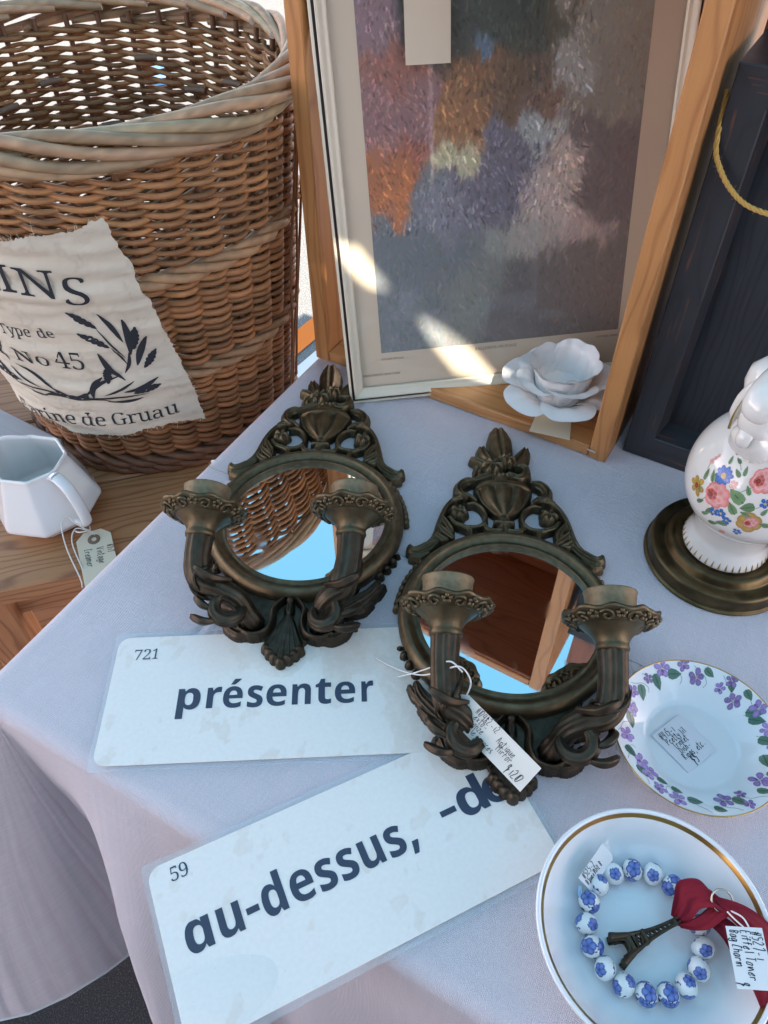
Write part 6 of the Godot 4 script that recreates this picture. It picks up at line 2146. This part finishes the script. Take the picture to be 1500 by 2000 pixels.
func make_bracelet() -> void:
	var c := Vector3(0.1515, 0.0177, -0.1190)
	var o := thing("bead_bracelet", "bracelet of white beads painted with blue flowers in the plate", "bracelet", c)
	var glaze := mat(1, 1, 1, 0.08)
	glaze.clearcoat_enabled = true
	glaze.clearcoat = 0.6
	var kinds := [
		bead_mesh([[0.3, 0.2, 1, 0.80, 0], [1, -0.1, -0.2, 0.78, 0], [-0.9, 0.3, 0.3, 0.66, 0], [-0.3, -0.2, -1, 0.8, 0], [0.6, 0.9, 0.4, 0.5, 0], [-0.4, -0.9, 0.5, 0.5, 0], [0.8, 0.5, 0.8, 0.35, 1], [-0.6, -0.5, 0.8, 0.45, 1], [0.1, 0.9, -0.3, 0.4, 1], [0.5, -0.6, -0.8, 0.4, 1]]),
		bead_mesh([[0.2, 0.75, 0.8, 0.45, 1], [0.9, 0.5, -0.2, 0.62, 0], [-0.8, 0.5, -0.6, 0.7, 0], [-0.7, -0.6, 0.3, 0.45, 1], [0.4, -0.7, -0.7, 0.5, 1]]),
		bead_mesh([[0.6, 0.35, 0.8, 0.68, 0], [-0.5, 0.1, 0.9, 0.62, 0], [0.1, 0.8, 0.6, 0.45, 0], [0.2, -0.6, 0.8, 0.5, 1], [-0.9, -0.2, -0.4, 0.6, 0], [0.7, -0.2, -0.8, 0.6, 0], [0.0, 0.8, -0.6, 0.5, 1]]),
	]
	var N := 17
	for k in N:
		var a := deg_to_rad(-131.0) - TAU * k / N
		var b := part("bead", kinds[[1, 0, 2, 0, 1, 2, 0, 0, 2, 1, 1, 0, 1, 0, 2, 0, 2][k]], glaze, o)
		b.position = Vector3(cos(a) * 0.0338, 0.0003 * sin(k * 2.3), sin(a) * 0.0338)
		b.rotation = Vector3(rr(-0.5, 0.6) + 0.4, -a + PI / 2 + rr(-0.5, 0.5), PI / 2)
	var g := Geo.new()
	var ring := PackedVector3Array()
	for k in 80: ring.append(Vector3(cos(TAU * k / 80) * 0.0338, 0, sin(TAU * k / 80) * 0.0338))
	g.tube(ring, 0.0006, 6, Color.WHITE, true)
	part("cord", g, mat(0.75, 0.78, 0.82, 0.6), o)
	# its tag, tied with pale blue thread
	var p0 := Vector3(0.1155, 0.0262, -0.1462)
	var xf := frame(Vector3(0.0186, 0.0050, -0.0196), Vector3(-0.0045, 0.0075, -0.0075), p0)
	var t := thing("price_tag", "tiny white handwritten tag tied to the blue and white bracelet", "price tag", p0)
	var loc := Transform3D(xf.basis, Vector3.ZERO)
	g = Geo.new()
	g.slab(PackedVector2Array([Vector2(0, -0.0125), Vector2(0.024, -0.0125), Vector2(0.026, -0.010), Vector2(0.026, 0.0), Vector2(0, 0.0)]), 0.0003, loc)
	part("card", g, mat(0.80, 0.79, 0.80, 0.8), t)
	g = Geo.new()
	var pl := plane_of(loc, 0.00045)
	var pen := Color(0.012, 0.012, 0.016)
	handwrite(g, "#525-2", 0.0022, -0.0042, 0.00394, 0.00039, pl, pen)
	handwrite(g, "Blue+Wht B", 0.0016, -0.0082, 0.00360, 0.00039, pl, pen)
	handwrite(g, "$15", 0.0030, -0.0120, 0.00394, 0.00043, pl, pen)
	part("handwriting", g, mat(1, 1, 1, 0.8), t)
	g = Geo.new()
	for k in 9:
		var d := Vector3(rr(-0.0012, 0.0012), rr(-0.0012, 0.0012), rr(-0.0012, 0.0012))
		g.tube(smooth([Vector3(0.0010, -0.0035, 0.004) + d * 0.4, Vector3(0.001, -0.006, 0.008) + d, Vector3(0.0035, -0.008, 0.012) + d, Vector3(0.009, -0.0085, 0.0105) + d * 0.5], 5), 0.00035, 5, Color(0.42, 0.60, 0.82) * rr(0.8, 1.15))
	part("thread", g, mat(1, 1, 1, 0.7), t)

func make_charm() -> void:
	var tip := Vector3(0.1712, 0.0255, -0.1222)
	var foot := Vector3(0.1315, 0.0190, -0.1072)
	var axis := (tip - foot)
	var xf := frame(axis.cross(Vector3.UP).cross(axis).cross(axis), axis, foot)
	var o := thing("tower_charm", "small bronze tower charm with a red ribbon lying in the plate", "charm", foot)
	var loc := Transform3D(xf.basis, Vector3.ZERO)
	var L := axis.length()
	var g := Geo.new()
	var at := func(x: float, y: float, z: float) -> Vector3: return loc * Vector3(x, y * L, z)
	var half := [[0.0, 0.0074], [0.10, 0.0060], [0.20, 0.0049], [0.27, 0.0042], [0.36, 0.0037], [0.46, 0.0029], [0.6, 0.0020], [0.8, 0.0014], [1.0, 0.0012]]
	for sx in [-1.0, 1.0]:
		for sz in [-1.0, 1.0]:
			var pts := []
			for q in half: pts.append(at.call(sx * q[1], q[0], sz * q[1]))
			g.tube(smooth(pts, 4), PackedFloat32Array(range(33).map(func(k: int) -> float: return lerpf(0.0024, 0.0009, minf(1.0, k / 17.0)))), 6)
	for lev in [[0.0, 0.0, 0.0], [0.235, 0.0056, 0.0013], [0.30, 0.0045, 0.0008], [0.455, 0.0041, 0.0010], [0.93, 0.0021, 0.0012]]:
		if lev[1] > 0.0:
			g.box(Vector3(lev[1] * 2, lev[2] * 2, lev[1] * 2), Transform3D(loc.basis, at.call(0, lev[0], 0)), 0.0003)
	for side in 4:
		var b := Basis(Vector3.UP, PI / 2 * side)
		var arch := []
		for k in 11:
			var a := PI * k / 10.0
			arch.append(loc * (b * Vector3(cos(a) * 0.0046, (0.05 + 0.15 * sin(a)) * L, 0.0058 - 0.0012 * sin(a))))
		g.tube(smooth(arch, 3), 0.0008, 6)
		for k in 9:
			var y := 0.30 + 0.068 * k
			var h0 := curve_at(half, y)
			var h1 := curve_at(half, y + 0.068)
			for s in [-1.0, 1.0]:
				g.tube(PackedVector3Array([loc * (b * Vector3(s * h0, y * L, h0)), loc * (b * Vector3(-s * h1, (y + 0.068) * L, h1))]), 0.0005, 5)
		g.face([loc * (b * Vector3(-0.005, 0.17 * L, 0.0054)), loc * (b * Vector3(0.005, 0.17 * L, 0.0054)), loc * (b * Vector3(0.0045, 0.23 * L, 0.0048)), loc * (b * Vector3(-0.0045, 0.23 * L, 0.0048))], loc.basis * (b * Vector3(0, 0, 1)), [Vector2.ZERO, Vector2.ZERO, Vector2.ZERO, Vector2.ZERO], Color.WHITE)
	bronze_tone(g)
	part("tower", g, M.bronze_dark, o)
	# red ribbon: gathered at the tip, then two tails over the rim of the plate
	var red := mat(0.22, 0.002, 0.016, 0.85)
	red.normal_enabled = true
	red.normal_texture = M.weave
	red.normal_scale = 0.3
	red.uv1_scale = Vector3(6, 6, 1)
	var band := func(pts: Array, sides: Array, ruffle: float, seed_k: float) -> Geo:
		var gg := Geo.new()
		var mid := smooth(pts, 9)
		var sd := smooth(sides, 9)
		var rows := []
		for k in mid.size():
			var row := PackedVector3Array()
			for j in 15:
				var s := j / 14.0 * 2.0 - 1.0
				var nn := sd[k].cross((mid[mini(k + 1, mid.size() - 1)] - mid[maxi(k - 1, 0)])).normalized()
				row.append(mid[k] + sd[k] * s + nn * (ruffle * sin(s * 5.0 + k * 0.10 + seed_k) * (0.6 + 0.4 * sin(k * 0.21)) + ruffle * 0.5 * sin(s * 11.0 + seed_k)) - foot)
			rows.append(row)
		gg.grid(rows)
		return gg
	part("ribbon_knot", band.call([Vector3(0.1690, 0.0235, -0.1222), Vector3(0.1735, 0.0300, -0.1270), Vector3(0.1775, 0.0345, -0.1330), Vector3(0.1860, 0.0385, -0.1330), Vector3(0.1920, 0.0375, -0.1285), Vector3(0.1960, 0.0380, -0.1250)], [Vector3(0.0008, 0, 0.003), Vector3(0.003, 0.001, 0.006), Vector3(0.004, 0.0015, 0.008), Vector3(0.002, 0.002, 0.0085), Vector3(0.001, 0.002, 0.007), Vector3(0.002, 0.001, 0.006)], 0.0013, 0.0), red, o)
	part("ribbon_fold", band.call([Vector3(0.1700, 0.0250, -0.1195), Vector3(0.1760, 0.0310, -0.1175), Vector3(0.1830, 0.0345, -0.1190), Vector3(0.1900, 0.0370, -0.1230), Vector3(0.1950, 0.0385, -0.1255)], [Vector3(0.0006, 0.0015, 0.002), Vector3(0.001, 0.003, 0.004), Vector3(0.0008, 0.003, 0.005), Vector3(0.001, 0.003, 0.005), Vector3(0.001, 0.002, 0.005)], 0.0011, 2.0), red, o)
	part("ribbon_tail", band.call([Vector3(0.1920, 0.0385, -0.1265), Vector3(0.2020, 0.0420, -0.1190), Vector3(0.2120, 0.0405, -0.1090), Vector3(0.2230, 0.0300, -0.0950), Vector3(0.2330, 0.0140, -0.0820), Vector3(0.2420, 0.0020, -0.0690)], [Vector3(0.002, 0.001, 0.0055), Vector3(-0.004, 0.001, 0.0060), Vector3(-0.006, 0.001, 0.0062), Vector3(-0.007, 0.0, 0.0060), Vector3(-0.007, 0.0, 0.0060), Vector3(-0.007, 0.0, 0.006)], 0.0007, 1.0), red, o)
	part("ribbon_tail", band.call([Vector3(0.1880, 0.0345, -0.1210), Vector3(0.1945, 0.0375, -0.1120), Vector3(0.1990, 0.0385, -0.1000), Vector3(0.2030, 0.0395, -0.0880), Vector3(0.2080, 0.0330, -0.0740), Vector3(0.2130, 0.0160, -0.0600), Vector3(0.2170, 0.0020, -0.048)], [Vector3(0.005, 0.001, -0.002), Vector3(0.006, 0.0005, -0.002), Vector3(0.0068, 0, -0.0015), Vector3(0.007, 0, -0.001), Vector3(0.007, 0, -0.002), Vector3(0.007, 0, -0.003), Vector3(0.007, 0, -0.003)], 0.0006, 3.0), red, o)
	g = Geo.new()
	var ring := PackedVector3Array()
	for k in 40:
		var a := TAU * k / 40
		ring.append(Vector3(0.1945, 0.0385, -0.1285) + Vector3(cos(a) * 0.0062, sin(a) * 0.0020, -sin(a) * 0.0060) - foot)
	g.tube(ring, 0.0006, 8, Color.WHITE, true)
	part("split_ring", g, mat(0.62, 0.55, 0.45, 0.2, 1.0), o)
	# its tag
	var p0 := Vector3(0.1995, 0.0455, -0.1130)
	var tx := frame(Vector3(-0.0028, -0.0015, 0.0315), Vector3(0.0200, 0.0020, -0.001), p0)
	var t := thing("price_tag", "white handwritten tag on the red ribbon of the tower charm", "price tag", p0)
	var l2 := Transform3D(tx.basis, Vector3.ZERO)
	g = Geo.new()
	g.slab(PackedVector2Array([Vector2(0, -0.0098), Vector2(0.0305, -0.0098), Vector2(0.0305, 0.0098), Vector2(0, 0.0098)]), 0.0003, l2)
	part("card", g, mat(0.80, 0.79, 0.79, 0.8), t)
	g = Geo.new()
	var pl := plane_of(l2, 0.00045)
	var pen := Color(0.012, 0.012, 0.03)
	handwrite(g, "#527-1", 0.0016, 0.0035, 0.00531, 0.00047, pl, pen)
	handwrite(g, "Eiffel Tower", 0.0016, -0.0022, 0.00497, 0.00047, pl, pen)
	handwrite(g, "Bag Charm", 0.0016, -0.0080, 0.00480, 0.00047, pl, pen)
	handwrite(g, "$", 0.0270, -0.0085, 0.00549, 0.00047, pl, pen)
	part("handwriting", g, mat(1, 1, 1, 0.8), t)
	g = Geo.new()
	g.tube(smooth([Vector3(0.0, 0.0, 0.0), Vector3(-0.003, -0.001, -0.004), Vector3(-0.005, -0.004, -0.009)], 5), 0.0005, 6)
	g.tube(smooth([Vector3(0.003, 0.0, 0.0), Vector3(0.001, 0.0, -0.005), Vector3(-0.003, -0.005, -0.010)], 5), 0.0005, 6)
	part("wire", g, mat(0.75, 0.74, 0.72, 0.4), t)

func _ready() -> void:
	camera_and_light()
	make_setting()
	make_cloth()
	make_bench()
	make_crate()
	make_basket()
	make_tray()
	make_tall_board()
	make_print()
	make_sconces()
	make_lamp()
	make_cards()
	make_creamer()
	make_rose()
	make_saucer()
	make_plate()
	make_bracelet()
	make_charm()
